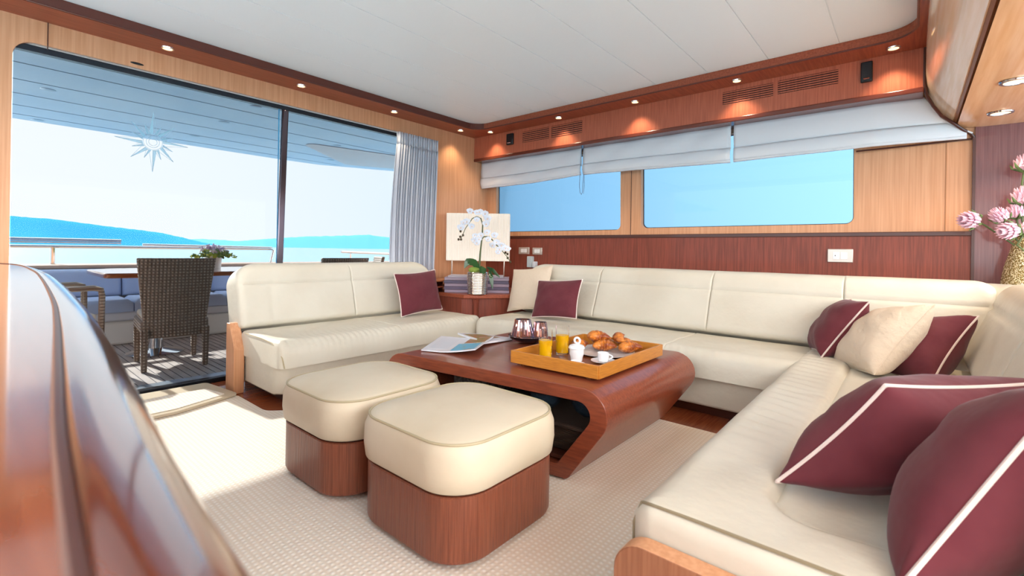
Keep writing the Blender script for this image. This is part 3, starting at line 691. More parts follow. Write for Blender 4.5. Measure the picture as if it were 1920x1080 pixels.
# ------------------------------------------------------------ small aft sofa
sa = thing('small_sofa', 'cream leather two-seat sofa against the sliding door', 'sofa', (2.1, 3.3, 0))
g = G(); g.box(1.36, 2.98, 3.12, 3.74, .0, .09); g.build('plinth', DARKW, sa)
g = G(); g.prism(roundpoly([(1.26, 2.94), (2.98, 2.94), (2.98, 3.60), (1.26, 3.60)], [.1, .05, .02, .02]), lambda p, q: Vector((p[0], p[1]+(.02 if q < .1 and p[1] < 3 else 0), q)), .075, .28); g.build('base', LEA, sa, bevel=.01)
g = G(); g.prism(roundpoly([(3.45, 0), (3.60, 0), (3.60, .47), (3.54, .47), (3.45, .30)], .01), lambda p, q: Vector((q, p[0], p[1])), 1.185, 1.25); g.build('end_panel', LW, sa, bevel=.004)
def wrin(amp, k, ph): return lambda u, v: amp*sin(u*k+ph+2*sin(v*6))*max(0, min(1, (.28-v)/.2))
sw = lambda u, v: .004*noise3(u*8, v*8, 1)+.0028*sin(u*150+4*sin(v*14))*max(0, 1-v/.3)*(.2+max(0, sin(u*3.2)))
slab('seat_cushion', LEA, (1.245, 2.885, .255), (1, 0, 0), (0, 1, 0), (0, 0, 1), .90, .62, .165, (.035, .012, .085, .02), (.05, 0, 0, 0), 110, 30, sw, sa)
slab('seat_cushion', LEA, (2.145, 2.89, .255), (1, 0, 0), (0, 1, 0), (0, 0, 1), .86, .62, .165, (.012, .06, .085, .02), (0, .06, 0, 0), 110, 30, sw, sa)
tl = Vector((0, .12, .43)).normalized(); nn = Vector((0, -.43, .12)).normalized()
bfn = lambda u, v: groove(v-.30, .008, .010)+groove(u-.22, .01, .008)*(1 if v < .32 else .0)+.004*noise3(u*7, v*7, 3)
bfn2 = lambda u, v: groove(v-.30, .008, .010)+.004*noise3(u*7, v*7, 5)
slab('back_cushion', LEA, (1.235, 3.62, .40), (1, 0, 0), tl, nn, .87, .475, .16, (.05, .012, .04, .11), (.03, 0, 0, .16), 60, 40, bfn, sa, under=.06)
slab('back_cushion', LEA, (2.105, 3.62, .40), (1, 0, 0), tl, nn, .86, .475, .16, (.012, .05, .04, .11), (0, .03, .16, 0), 60, 40, bfn2, sa, under=.06)
# piping of the seat end
g = G(); g.tube([(1.243, 3.42, .412), (1.243, 3.15, .412), (1.246, 3.02, .402), (1.252, 2.93, .372), (1.262, 2.895, .32), (1.272, 2.888, .26)], .004, 6); g.build('piping', PIPE, sa)

# ------------------------------------------------------------ long U sofa
ls = thing('corner_sofa', 'long cream leather corner sofa running under the windows and turning toward the camera', 'sofa', (3.2, 1.0, 0))
g = G(); g.box(3.02, 3.95, -.4, 2.82, 0, .08); g.build('plinth', DARKW, ls)
g = G(); g.box(1.10, 3.0, -.6, .33, .0125, .08); g.build('plinth', DARKW, ls)
g = G(); g.box(2.95, 3.98, -.4, 2.84, .065, .28); g.build('base', LEA, ls, bevel=.015)
g = G(); g.box(1.0, 3.1, -.62, .44, .065, .28); g.build('base', LEA, ls, bevel=.015)
sw2 = lambda u, v: .004*noise3(u*6, v*8, 2)+.002*sin(u*120+4*sin(v*14))*max(0, 1-v/.25)*max(0, sin(u*2.4+1))
# long run: u runs along -y from the aft end, v from front edge to wall
slab('seat_cushion', LEA, (2.87, 2.875, .255), (0, -1, 0), (1, 0, 0), (0, 0, 1), 1.685, .62, .165, (.06, .012, .085, .02), (.06, 0, 0, 0), 150, 30, sw2, ls)
slab('seat_cushion', LEA, (2.87, 1.19, .255), (0, -1, 0), (1, 0, 0), (0, 0, 1), .80, .62, .165, (.012, .012, .085, .02), (0, 0, 0, 0), 80, 30, sw2, ls)
# forward run with the raised front roll and sunken inner seat
def fwd(u, v):
    # u from x=.95 to 3.45 ; v from y=.465 toward -y
    du = u-.19; dv = v-.265; ins = min(du, dv)
    if du < .1 and dv < .1: q = .1-sqrt(max((.1-du)**2+(.1-dv)**2, 0)) if (du < .1 and dv < .1) else ins; ins = q
    h = -.026/(1+math.exp(-ins*90))+groove(ins, .010, .018)
    wr = .005*sin(u*75+v*30)*max(0, 1-abs(v-.12)/.11)*min(1, max(0, (u-.35)*2))
    x = 1.0+u; seam2 = groove(x-2.28, .01, .008) if v > .0 else 0
    return h+wr+.005*noise3(u*5, v*7, 4)+seam2
slab('seat_cushion', LEA, (1.003, .505, .255), (1, 0, 0), (0, -1, 0), (0, 0, 1), 2.45, .98, .175, (.035, .02, .075, .02), (.07, 0, 0, 0), 200, 90, fwd, ls)
pts = [(1.0225, .485, .27), (1.0225, .485, .372)]
for k in range(6):
    th_ = radians(45-9*k); rr_ = .035*cos(th_)**2+.075*sin(th_)**2; d_ = .018
    pts.append((1.073-.052*cos(th_), .435+.052*sin(th_), .4315-(rr_-sqrt(rr_*rr_-(rr_-d_)**2 if rr_ > d_ else rr_*rr_))))
pts += [(1.021, .36, .4285), (1.021, .1, .4285), (1.021, -.45, .4285)]
g = G(); g.tube(pts, .004, 6); g.build('piping', mat('dark_piping', '8B7F66', .5), ls)
ep = roundpoly([(.50, .0125), (.50, .365), (-.62, .365), (-.62, .0125)], [0, .07, .02, 0], 8)
g = G(); g.prism(ep, lambda p, q: Vector((q, p[0], p[1])), .952, 1.0); o = g.build('end_panel', [LW], ls, bevel=.003)
o.data.materials.append(mat('end_panel_face', 'A26B4C', .4, col2='8F5A3E', scale=(18, 18, .6), nscale=8, coat=.2))
for p in o.data.polygons:
    if abs(p.normal.x) > .9: p.material_index = 1
# backs along starboard: lean from x 3.42 at seat to wall
tlx = Vector((.17, 0, .43)).normalized(); nx = Vector((-.43, 0, .17)).normalized()
def bk(y0, y1, rl, rr_, rc=(0, 0, 0, 0), seed=1):
    L_ = y0-y1; f = lambda u, v: groove(v-.31, .008, .010)+.005*noise3(u*6, v*7, seed)
    slab('back_cushion', LEA, (3.60, y0, .39), (0, -1, 0), tlx, nx, L_, .49, .17, (rl, rr_, .04, .12), rc, 60, 40, f, ls, under=.12)
bk(2.86, 2.045, .05, .012, (.03, 0, 0, .16), 1); bk(2.045, 1.115, .012, .012, seed=2); bk(1.115, .32, .012, .012, seed=3)
bk(.32, -.36, .012, .06, (0, 0, .1, 0), seed=4)
# forward backs along X
tly = Vector((0, -.17, .43)).normalized(); ny = Vector((0, .43, .17)).normalized()
for i, (x0, x1) in enumerate(((2.45, 3.52), (1.55, 2.45), (.97, 1.55))):
    f = lambda u, v: groove(v-.31, .008, .010)+.005*noise3(u*6, v*7, i+6)
    slab('back_cushion', LEA, (x0, -.36, .39), (1, 0, 0), tly, ny, x1-x0, .49, .17, (.02, .05 if i == 0 else .02, .04, .12), (0, 0, 0, 0), 40, 30, f, ls, under=.1)
g = G()
# rounded corner back filling the angle
rings = []
for k in range(13):
    a = k/12*pi/2; dirv = Vector((cos(a), -sin(a), 0)); cen = Vector((3.28, -.04, 0))
    sec = [(.14, .40), (.20, .62), (.26, .80), (.32, .855), (.40, .86), (.50, .845), (.53, .78), (.53, .40)]
    rings.append([cen+dirv*(s[0]+.18)+Vector((0, 0, s[1])) for s in sec])
g.rings(rings); g.build('corner_back_cushion', LEA, ls, subsurf=2, angle=180)
# shelf behind sofa corner that carries the flower vase
g = G(); g.box(3.72, 4.03, -2.0, -.36, 0, .80); struct(g.build('trim_sofa_ledge', PURW, bevel=.01))

# ------------------------------------------------------------ pillows
def pillow(p1, up_, h_, s, th, m, label, cord=True, sw_=None, group='scatter pillows', seed=0, puck=.075, skew=False):
    p1 = Vector(p1); e = Vector(up_); e.normalize(); h = Vector(h_); h = h.normalized() if skew else (h-e*h.dot(e)).normalized(); n_ = e.cross(h).normalized()
    W = sw_ or s; t = thing('scatter_pillow', label, 'pillow', p1+(e*s+h*W)/2, 0, group)
    N_ = 28; loc = base(t); org = p1
    def prof(a): return max(0, 1-abs(a)**2.4)
    def edge(a, b):  # pulled-in sides, kept corners; a,b in -1..1
        k = puck; return a*(1-k*(1-b*b)*abs(a)**1.5), b*(1-k*(1-a*a)*abs(b)**1.5)
    rows_f = []; rows_b = []
    for j in range(N_+1):
        rf = []; rb = []
        for i in range(N_+1):
            a = sin((i/N_-.5)*pi); b = sin((j/N_-.5)*pi); A, B = edge(a, b)
            hgt = th/2*(prof(a)*prof(b))**.5*(1+.10*noise3(a*3+seed, b*3, seed)); wr = .004*sin(9*atan2(b, a)+seed)*(a*a+b*b)*(1 if abs(a) < .97 and abs(b) < .97 else 0)
            q = org+h*(W*(A+1)/2)+e*(s*(B+1)/2)
            rf.append(q+n_*(hgt+wr)); rb.append(q-n_*(hgt+wr*.7))
        rows_f.append(rf); rows_b.append(rb)
    g = G(); n = N_+1
    for rws_ in (rows_f, rows_b):
        g.add([p for r in rws_ for p in r], [(j*n+i, j*n+i+1, (j+1)*n+i+1, (j+1)*n+i) for j in range(N_) for i in range(N_)])
    cv = g.build('cover', m, t, angle=180)
    bd = [rows_f[0][i] for i in range(n)]+[rows_f[j][N_] for j in range(1, n)]+[rows_f[N_][i] for i in range(N_-1, -1, -1)]+[rows_f[j][0] for j in range(N_-1, 0, -1)]
    g = G(); g.tube(bd, .0048 if cord else .003, 7, loop=True); g.build('piping', CORD if cord else m, cv)
    return t
# on the small sofa
pillow((2.405, 3.27, .425), (-.02, .08, .33), (1, .0, -.03), .37, .13, BUR, 'burgundy pillow with pale piping standing on the small sofa', sw_=.46, seed=1)
# left end of long sofa
pillow((3.34, 2.90, .425), (.14, .05, .36), (-.02, -1, 0), .42, .13, BLU, 'cream textured pillow at the aft end of the long sofa', False, .46, seed=2)
pillow((3.20, 2.50, .425), (.13, .03, .30), (.04, -1, 0), .34, .13, BUR, 'burgundy pillow in front of the cream one at the far end of the long sofa', True, .44, seed=3)
# trio in the forward corner
pillow((3.12, .377, .43), (.08, -.21, .33), (1, .25, 0), .39, .20, BUR, 'burgundy pillow in the sofa corner, leftmost of the three', seed=4, puck=.1)
pillow((2.85, .13, .43), (.20, -.22, .34), (1, .35, 0), .45, .24, BLU, 'cream textured pillow in the sofa corner between two burgundy ones', False, seed=5, puck=.1)
pillow((2.93, -.085, .43), (.25, -.16, .28), (1, .5, 0), .42, .24, BUR, 'burgundy pillow in the sofa corner, right of the cream one', seed=6, puck=.1)
# the two large foreground pillows
pillow((1.327, .25, .432), (.063, -.196, .254), (.356, -.327, -.0), .345, .25, BUR, 'large burgundy pillow in the foreground, second nearest, its pale piping running along its upper edge', sw_=.46, seed=7, skew=True)
pillow((1.045, .01, .43), (.09, -.17, .30), (1, -.25, 0), .44, .21, BUR, 'nearest burgundy pillow at the bottom right corner of the picture', seed=8)

# ------------------------------------------------------------ corner cabinet, books, lamp, orchid
cc_ = thing('corner_cabinet', 'low mahogany corner cabinet between the two sofas', 'cabinet', (3.5, 3.35, 0))
top = [(3.03, 3.84), (3.03, 3.17), (3.13, 3.07), (3.36, 2.91), (4.02, 2.91), (4.02, 3.84)]
g = G(); g.prism(roundpoly(top, [0, .02, .03, .02, 0, 0]), lambda p, q: Vector((p[0], p[1], q)), .545, .58); g.build('cabinet_top', DWX, cc_, bevel=.005)
g = G(); g.prism([(3.05, 3.82), (3.05, 3.22), (3.15, 3.11), (3.38, 2.96), (4.0, 2.96), (4.0, 3.82)], lambda p, q: Vector((p[0], p[1], q)), .0, .546); g.build('cabinet_body', DW, cc_)
g = G(); g.tube([(3.13, 3.11, .10), (3.13, 3.11, .50), (3.12, 3.10, .546)], [.028, .028, .034], 12); g.build('corner_post', DW, cc_)
sh = thing('corner_shelf', 'small raised shelf with dark slots beside the curtain', 'shelf', (3.05, 3.68, .58))
g = G(); g.box(2.985, 3.3, 3.50, 3.77, .685, .70); g.build('shelf_top', mat('shelf_edge_wood', 'A8643A', .3, coat=.4), sh, bevel=.003)
g = G(); g.box(2.99, 3.26, 3.53, 3.77, .625, .637); g.build('shelf_board', DWX, sh)
g = G(); g.box(2.99, 3.26, 3.73, 3.77, .581, .686); g.build('shelf_back', DARKW, sh)
ang = atan2(R0.y, R0.x)
FD = Vector((Fv.x, Fv.y, 0))
bc = P(895, 546, d=4.70); zs = .581
cols = [('A594A8', '6F6072'), ('6A6078', '5C5066'), ('A08EA0', '6F6072'), ('625C72', '50495C'), ('A090A0', '72626F')]
ords = ['bottom', 'second from the bottom', 'middle', 'fourth from the bottom', 'fifth from the bottom', 'thin pale topmost']
for k in range(6):
    th = .029 if k < 5 else .016; wd = .315 if k < 5 else .27; dx = (.004, -.003, .003, -.004, .002, -.01)[k]
    t = thing('large_book', ords[k]+' large flat book in the stack behind the orchid pot', 'book', (bc.x, bc.y, zs), ang+(.01*(k % 2)), 'stack of books on the corner cabinet')
    c1 = cols[k][0] if k < 5 else 'B9B2BE'
    m_ = mat('book_cloth_%d' % k, c1, .7); pm = mat('book_pages', 'CFC6C8', .8)
    g = G(); g.box(-wd+dx, wd+dx, -.13, .13, 0, .003); g.box(-wd+dx, wd+dx, -.13, .13, th-.003, th); g.box(-wd+dx, wd+dx, -.13, -.127, .0, th); g.build('book_cover', m_, t, local=True, smooth=False)
    g = G(); g.box(-wd+dx+.006, wd+dx-.006, -.1265, .124, .003, th-.003); g.build('page_block', pm, t, local=True, smooth=False)
    zs += th+.0008
# lamp: rectangular pleated shade on two rods
lc = P(897, 448, d=4.97)
lm = thing('table_lamp', 'table lamp with a wide rectangular pleated cream shade behind the orchid', 'lamp', (lc.x, lc.y, .581), ang)
SHADE = mat('lamp_shade_cloth', 'F6EFE6', .8, emit='FFE8D0', estr=.08, spec=.1)
wave_bump(SHADE, 18, ('X',), .6, .004, col2='EADFD0')
zc0, zc1 = 1 + (CY-490)/FPX*4.97+.0, 1+(CY-402)/FPX*4.97
n_ = Vector((0, 0, 0)); hw = .335; 
g = G(); g.prism(roundpoly([(-hw, -.07), (hw, -.07), (hw, .07), (-hw, .07)], .02), lambda p, q: Vector((p[0], p[1], q)), zc0-.581, zc1-.581); g.build('lamp_shade', SHADE, lm, local=True, bevel=.004)
for sx in (-1, 1):
    g = G(); g.tube([(sx*.277, 0, 0), (sx*.277, 0, zc0-.581)], .007, 8); g.build('rod', STEEL, lm, local=True)
g = G(); g.box(-.29, .29, -.04, .04, 0, .012); g.build('lamp_base', STEEL, lm, local=True, bevel=.003)
# orchid
oc = Vector((3.16, 3.122, .581)); 
po = thing('potted_orchid', 'white orchid with arching flower stems in a ribbed silver pot', 'plant', oc, ang)
prof = []
for k in range(29):
    z = .21*k/28; prof.append((.094+.004*(z/.21)+(.004 if k % 2 else -.003), z))
prof = [(.02, 0)]+prof+[(.09, .21), (.088, .19), (.02, .185)]
g = G(); g.lathe(prof, n=40); g.build('ribbed_pot', STEEL, po, local=True, angle=25)
def px(u, v, dd=0):  # pixel position on the orchid's own depth, as local coordinates
    q = P(u, v, d=4.42+dd)-oc; return Vector((q.dot(R0), q.dot(FD), q.z))
STEM = mat('orchid_stem', '54603A', .5); LEAF = mat('orchid_leaf', '2E5A2C', .35, col2='24472A', nscale=5, coat=.3); PET = mat('orchid_petal', 'E9EEF8', .5, col2='DCE4F2', nscale=30)
BUDM = mat('orchid_bud', '4A3A20', .5); MOSS = mat('moss', '8CA046', .9, bump=1, bscale=60)
g = G(); g.ell(px(889, 506), .055, .05, .03, 16, 8); g.build('moss', MOSS, po, local=True)
def zz(px_, py_): return (820+px_/5.4, 380+py_/5.4)
stA = [(430, 690), (425, 620), (432, 520), (445, 420), (455, 330), (460, 220), (440, 160), (400, 140), (355, 160), (320, 210), (285, 260), (255, 330), (235, 375)]
stB = [(428, 640), (436, 500), (450, 370), (470, 345), (520, 345), (560, 380), (600, 430), (650, 480), (700, 540), (740, 600)]
for st, nm in ((stA, 'flower_stem'), (stB, 'flower_stem')):
    pp = [px(*zz(*q), dd=-.03 if st is stB else 0) for q in st]; g = G(); L_ = len(pp); g.tube(pp, [.008-.006*i/L_ for i in range(L_)], 8); g.build(nm, STEM, po, local=True)
def flower(u, v, s, yawf, dd=0):
    c = px(u, v, dd); fa = []
    rot = Matrix.Rotation(yawf, 3, 'Z') @ Matrix.Rotation(radians(random.uniform(-25, 25)), 3, 'X')
    g = G()
    for k in range(5):
        a = pi/2+k*2*pi/5; Lp = s*(1.0 if k in (1, 4) else .85); wd = s*(.55 if k in (1, 4) else .36); row = []
        nseg = 6
        for i in range(nseg+1):
            t = i/nseg; hw_ = wd*sin(pi*min(t*.86+.1, 1))**.8; x0 = t*Lp
            cen = Vector((cos(a)*x0, -.15*s*sin(pi*t), sin(a)*x0)); sd_ = Vector((-sin(a), 0, cos(a)))
            row.append([cen-sd_*hw_, cen+Vector((0, -.08*s, 0)), cen+sd_*hw_, cen+Vector((0, -.03*s, 0))])
        g.rings([[c+rot @ q for q in r] for r in row])
    g.build('flower', PET, po, local=True)
    g = G(); g.ell(c+rot @ Vector((0, -.2*s, -.1*s)), .16*s, .14*s, .2*s, 8, 6); g.build('flower_lip', mat('orchid_lip', 'E8C8B0', .5), po, local=True)
fl = [(330, 85, 36), (300, 190, 40), (240, 250, 42), (345, 240, 38), (265, 200, 34), (400, 100, 36), (430, 95, 40), (480, 110, 40), (510, 160, 44), (490, 215, 42), (400, 170, 32),
      (380, 335, 34), (440, 330, 36), (375, 380, 36), (400, 405, 36), (420, 370, 34), (505, 300, 36), (515, 370, 34), (580, 330, 38), (560, 430, 38), (600, 400, 36), (630, 470, 38), (650, 430, 36), (690, 460, 38), (715, 470, 32), (615, 500, 30)]
for i, (a_, b_, s_) in enumerate(fl): flower(*zz(a_, b_), s_/5.4/FPX*4.4*1.05, random.uniform(-.6, .6), dd=-.05 if i > 10 else -.02)
for a_, b_ in ((235, 290), (260, 330), (232, 345), (240, 372), (690, 505), (710, 520), (712, 560), (738, 600), (215, 372)):
    g = G(); g.ell(px(*zz(a_, b_)), .011, .011, .013, 8, 6); g.build('bud', BUDM, po, local=True)
def leaf(pts, wd, m=LEAF):
    pp = [px(*zz(*q[:2]), dd=q[2]) for q in pts]; g = G(); rings = []; L_ = len(pp)
    fine = []
    for i in range(L_-1):
        for k in range(5): fine.append(pp[i].lerp(pp[i+1], k/5))
    fine.append(pp[-1]); M_ = len(fine)
    for i, p in enumerate(fine):
        t = i/(M_-1); hw_ = wd*max(.05, sin(pi*min(1, t*.9+.08)))**.7; d_ = (fine[min(i+1, M_-1)]-fine[max(i-1, 0)]).normalized(); sdv = d_.cross(Vector((0, 1, .3))).normalized()
        rings.append([p-sdv*hw_+Vector((0, .0, .006)), p+Vector((0, -.003, -.004)), p+sdv*hw_+Vector((0, 0, .006)), p+Vector((0, .003, .002))])
    g.rings(rings); g.build('leaf', m, po, local=True)
leaf([(425, 690, 0), (370, 610, -.03), (310, 600, -.04), (275, 665, -.05)], .034); leaf([(425, 680, -.06), (450, 690, -.08), (495, 680, -.1)], .042)
leaf([(500, 660, 0), (560, 690, -.05), (630, 760, -.09)], .018); leaf([(525, 690, -.02), (545, 760, -.09), (558, 880, -.1)], .02)

# ------------------------------------------------------------ vase with pink flowers (right edge)
vz = thing('flower_vase', 'gold mosaic vase with pink thistle-like flowers on the ledge at the right edge', 'vase', (3.86, -.5, .80))
MOS = mat('gold_mosaic', 'EDE0B8', .25, metal=.4, col2='8C7440', nscale=150, ramp=(.45, .52), bump=1, bscale=90)
g = G(); g.lathe([(.02, 0), (.11, .0), (.115, .05), (.10, .15), (.075, .25), (.06, .32), (.055, .335), (.05, .32), (.05, .2)], n=32); g.build('vase_body', MOS, vz, local=True)
g = G(); 
for sx in (-1, 1): g.tube([(-.045, .112*sx*.0-.102, .0), (-.035, -.095, .15), (-.02, -.06, .31)], .012, 8)
g.build('dark_band', mat('vase_band', '3A2A38', .2, coat=.5), vz, local=True)
PINK = mat('pink_petals', 'E9C3CF', .7, col2='D9A8BC', nscale=30); GRN = mat('sepal_green', '5C7040', .6)
def thistle(u, v, r, dirpx, dd):
    q = P(u, v, x=3.84+dd); c = q-base(vz); d_ = (R0*dirpx[0]+U0*dirpx[1]).normalized(); g = G()
    a1 = d_.cross(FD).normalized(); a2 = d_.cross(a1).normalized()
    for ly, (sp, ln) in enumerate(((.25, 1.25), (.6, 1.2), (1.0, 1.05), (1.35, .8))):
        for k in range(14):
            an = 2*pi*k/14+ly*.4; rd = a1*cos(an)+a2*sin(an); tip = c+(d_*cos(sp)*ln+rd*sin(sp)*ln)*r*.9; mid = c+(d_*cos(sp*1.3)*.5+rd*sin(min(sp*1.3, 1.6))*.6)*r
            g.tube([c-d_*r*.3, mid, tip], [r*.07, r*.16, r*.02], 5)
    g.ell(c, r*.45, r*.45, r*.45, 10, 6); g.build('flower_head', PINK, vz, local=True)
    g = G()
    for k in range(6):
        an = 2*pi*k/6; rd = a1*cos(an)+a2*sin(an); g.tube([c-d_*r*.5, c-d_*r*.15+rd*r*.75, c+d_*r*.15+rd*r*.95], [r*.1, r*.12, r*.02], 5)
    g.build('sepals', GRN, vz, local=True)
    top_ = Vector((.0, .0, .32)); g = G(); g.tube([c-d_*r*.4, c-d_*r*1.2+Vector((0, 0, -.02)), top_+Vector((0, 0, -.1))], .005, 6); g.build('stem', STEM, vz, local=True)
for u, v, s_, dp, dd in ((1822, 413, 21, (-1, .1), -.12), (1876, 407, 18, (-.6, .6), -.1), (1905, 402, 18, (-.2, 1), 0), (1895, 432, 20, (-.6, -.1), -.13), (1920, 375, 24, (.1, 1), 0), (1922, 312, 22, (.2, 1), .05), (1925, 435, 20, (.5, .5), -.1)):
    thistle(u, v, s_/FPX*2.65, dp, dd)

# ------------------------------------------------------------ foreground counter (port side)
top_edge = [(.04, 3.76), (.165, 3.42), (.177, 2.67), (.154, 2.03), (.113, 1.30), (.085, .933), (.055, .60), (.036, .39), (.026, .25), (.012, .05), (-.03, -.35), (-.12, -.7)]
# smooth with Catmull
def catm(pts, k=6):
    o = []
    for i in range(len(pts)-1):
        p0 = Vector(pts[max(i-1, 0)]); p1 = Vector(pts[i]); p2 = Vector(pts[i+1]); p3 = Vector(pts[min(i+2, len(pts)-1)])
        for j in range(k):
            t = j/k; o.append(.5*((2*p1)+(-p0+p2)*t+(2*p0-5*p1+4*p2-p3)*t*t+(-p0+3*p1-3*p2+p3)*t**3))
    o.append(Vector(pts[-1])); return o
te = catm(top_edge); ctn = thing('counter', 'dark glossy wood counter with a rolled edge, blurred at the left foreground', 'counter', (-.3, 1.5, 0))
def offs(pts, d):
    o = []
    for i, p in enumerate(pts):
        t = (pts[min(i+1, len(pts)-1)]-pts[max(i-1, 0)]).normalized(); o.append(p+Vector((-t.y, t.x))*d)
    return o
CW = mat('counter_gloss_wood', '7A3A22', .12, col2='5E2818', scale=(12, .7, 12), nscale=7, coat=1, detail=6)
CT = mat('counter_top_wood', '9A5638', .14, col2='84442A', scale=(12, .6, 12), nscale=6, coat=1)
TZC = .89
poly2 = [(p.x, p.y) for p in te]+[(-.95, -.7), (-.95, 3.76)]
g = G(); g.prism(poly2, lambda p, q: Vector((p[0], p[1], q)), .86, TZC); g.build('counter_top', CT, ctn, smooth=False)
rings = []
prf = [(.004, TZC-.002), (.008, TZC+.001), (.02, TZC-.002), (.038, TZC-.010), (.053, TZC-.024), (.064, TZC-.045), (.068, TZC-.07), (.06, TZC-.10), (.04, TZC-.12), (.0, TZC-.125), (-.01, TZC-.06)]
sgn = 1
test = offs(te, .05)
if test[20].x < te[20].x: sgn = -1
secs = [[(q, z) for q, z in zip(offs(te, sgn*d_), [z]*len(te))] for d_, z in prf]
rings = [[Vector((secs[k][i][0].x, secs[k][i][0].y, secs[k][i][1])) for k in range(len(prf))] for i in range(len(te))]
g = G(); g.rings(rings); g.build('rolled_edge', CW, ctn, angle=60)
ln = offs(te, sgn*.002); g = G(); g.tube([(p.x, p.y, TZC) for p in ln], .0035, 6); g.build('inlay_line', DARKW, ctn)
fc = offs(te, sgn*.03); g = G(); g.prism([(p.x, p.y) for p in fc]+[(-.95, -.7), (-.95, 3.76)], lambda p, q: Vector((p[0], p[1], q)), .0125, .80); g.build('counter_body', DW, ctn, smooth=False)

# ------------------------------------------------------------ aft deck
g = G(); g.box(-4, 6, 3.95, 7.15, -.06, -.005); dk = g.build('floor_deck', TEAK, smooth=False); cc = []
struct(dk)
g = G(); 
for k in range(130): xk = -1.5+k*.055; g.box(xk, xk+.005, 4.05, 7.1, -.0049, -.004)
struct(g.build('trim_deck_caulking', mat('caulk', '3A3A44', .7), smooth=False))
g = G(); g.box(-4, 6, 3.92, 4.10, -.05, .015); struct(g.build('trim_door_sill', mat('sill_metal', 'C6D6E4', .25, metal=.6), bevel=.005))
# overhang
ov = roundpoly([(-5, 3.92), (6, 3.92), (6, 4.4), (4.2, 5.85), (3.2, 6.30), (2.7, 6.34), (-5, 6.34)], [0, 0, .1, .5, .5, .3, 0])
g = G(); g.prism(ov, lambda p, q: Vector((p[0], p[1], q)), 2.152, 2.24); oo = g.build('ceiling_overhang', OVH, smooth=False); cc = []
struct(oo)
g = G()
for yj in (4.35, 4.8, 5.25, 5.7, 6.1): g.box(-3.5, 3.4, yj-.004, yj+.004, 2.1505, 2.1525)
struct(g.build('trim_overhang_joints', mat('ovh_joint', '6F95B8', .6), smooth=False))
pl = roundpoly([(2.35, 5.1), (4.6, 4.6), (4.6, 5.4), (3.4, 5.95)], [.1, .1, .1, .1])
g = G(); g.prism(pl, lambda p, q: Vector((p[0], p[1], q)), 2.146, 2.1525); struct(g.build('trim_overhang_panel', mat('ovh_pale', 'C9D4DE', .4), bevel=.002))
for i, (u, v) in enumerate(((90, 168), (70, 225), (420, 229), (365, 255), (480, 200), (632, 273), (620, 300))):
    q = P(u, v, z=2.152); r_ = .045
    g = G(); g.lathe([(.001, -.004), (r_*.8, -.004), (r_, -.001), (r_, 0), (.001, 0)], n=24); o = g.build('deck_light', mat('deck_light_rim', '8FB2CE', .3, metal=.3)); o.location = (q.x, q.y, 2.152)
    tag(o, 'round light in the outside overhang, '+('far left, high up', 'far left by the rim', 'right of the compass star, nearer the door', 'right of the compass star, nearer the rim', 'beside the upper end of the door pole', 'through the right pane, nearer', 'through the right pane, by the rim')[i], 'deck light', 'round lights in the deck overhang')
# bulwark, bench
g = G(); g.box(-4, 6, 6.76, 7.1, -.05, .74); struct(g.build('wall_bulwark', GEL, bevel=.02))
g = G(); g.box(-4, 6, 6.62, 7.14, .74, .775); struct(g.build('trim_cap_rail', mat('cap_teak', 'B79A86', .4), bevel=.01))
bn = thing('deck_bench', 'built-in white bench with blue-grey cushions across the aft deck', 'bench', (1.5, 6.2, 0))
g = G(); g.box(-1.5, 4.5, 5.98, 6.74, -.004, .24); g.build('bench_base', GEL, bn, bevel=.03)
g = G(); g.box(-1.5, 4.5, 5.93, 6.74, .24, .33); g.build('bench_front_panel', mat('bench_panel', 'CFD2DC', .4), bn, bevel=.02)
for k in range(7):
    x0 = -1.4+k*.84
    slab('seat_cushion', BLUEC, (x0, 5.92, .33), (1, 0, 0), (0, 1, 0), (0, 0, 1), .83, .55, .12, (.03, .03, .04, .02), nu=12, nv=10, parent=bn)
    slab('back_cushion', BLUEC, (x0, 6.58, .44), (1, 0, 0), (0, .12, 1), (0, -1, .12), .83, .29, .11, (.03, .03, .02, .04), nu=12, nv=10, parent=bn)
# rails
rl = thing('stern_rail', 'polished steel rail above the stern bulwark, left section with the doubled top bar', 'railing', (1, 7.0, .775))
g = G(); g.tube([(-2.5, 7.0, .965), (2.85, 7.0, .965), (2.9, 7.0, .95), (2.86, 7.0, .775)], .018, 10); g.build('handrail', CHR, rl)
g = G(); g.tube([(-2.5, 6.96, 1.04), (1.18, 6.96, 1.04)], .019, 10); g.build('upper_bar', CHR, rl)
g = G(); g.tube([(-2.5, 6.96, 1.01), (1.18, 6.96, 1.01)], .008, 8); g.build('lower_bar', CHR, rl)
for x in (-.9, .62, 2.05): g = G(); g.tube([(x, 7.0, .775), (x, 7.0, .965)], .022, 10); g.build('rail_post', CHR, rl)
g = G(); g.tube([(1.4, 7.06, 1.0), (2.9, 7.06, .985)], .015, 10); g.build('far_bar', CHR, rl)
r2 = thing('side_rail', 'short polished steel rail seen between sofa back and curtain', 'railing', (4.2, 7.0, .775))
q1 = P(640, 472, y=7.0); q2 = P(735, 476, y=7.0); g = G(); g.tube([q1, q1.lerp(q2, .5), q2, q2+(q2-q1)*2], .02, 10); g.build('handrail', CHR, r2)
qp = P(657, 475, y=7.0); g = G(); g.tube([qp, Vector((qp.x, qp.y, .775))], .018, 10); g.build('rail_post', CHR, r2)

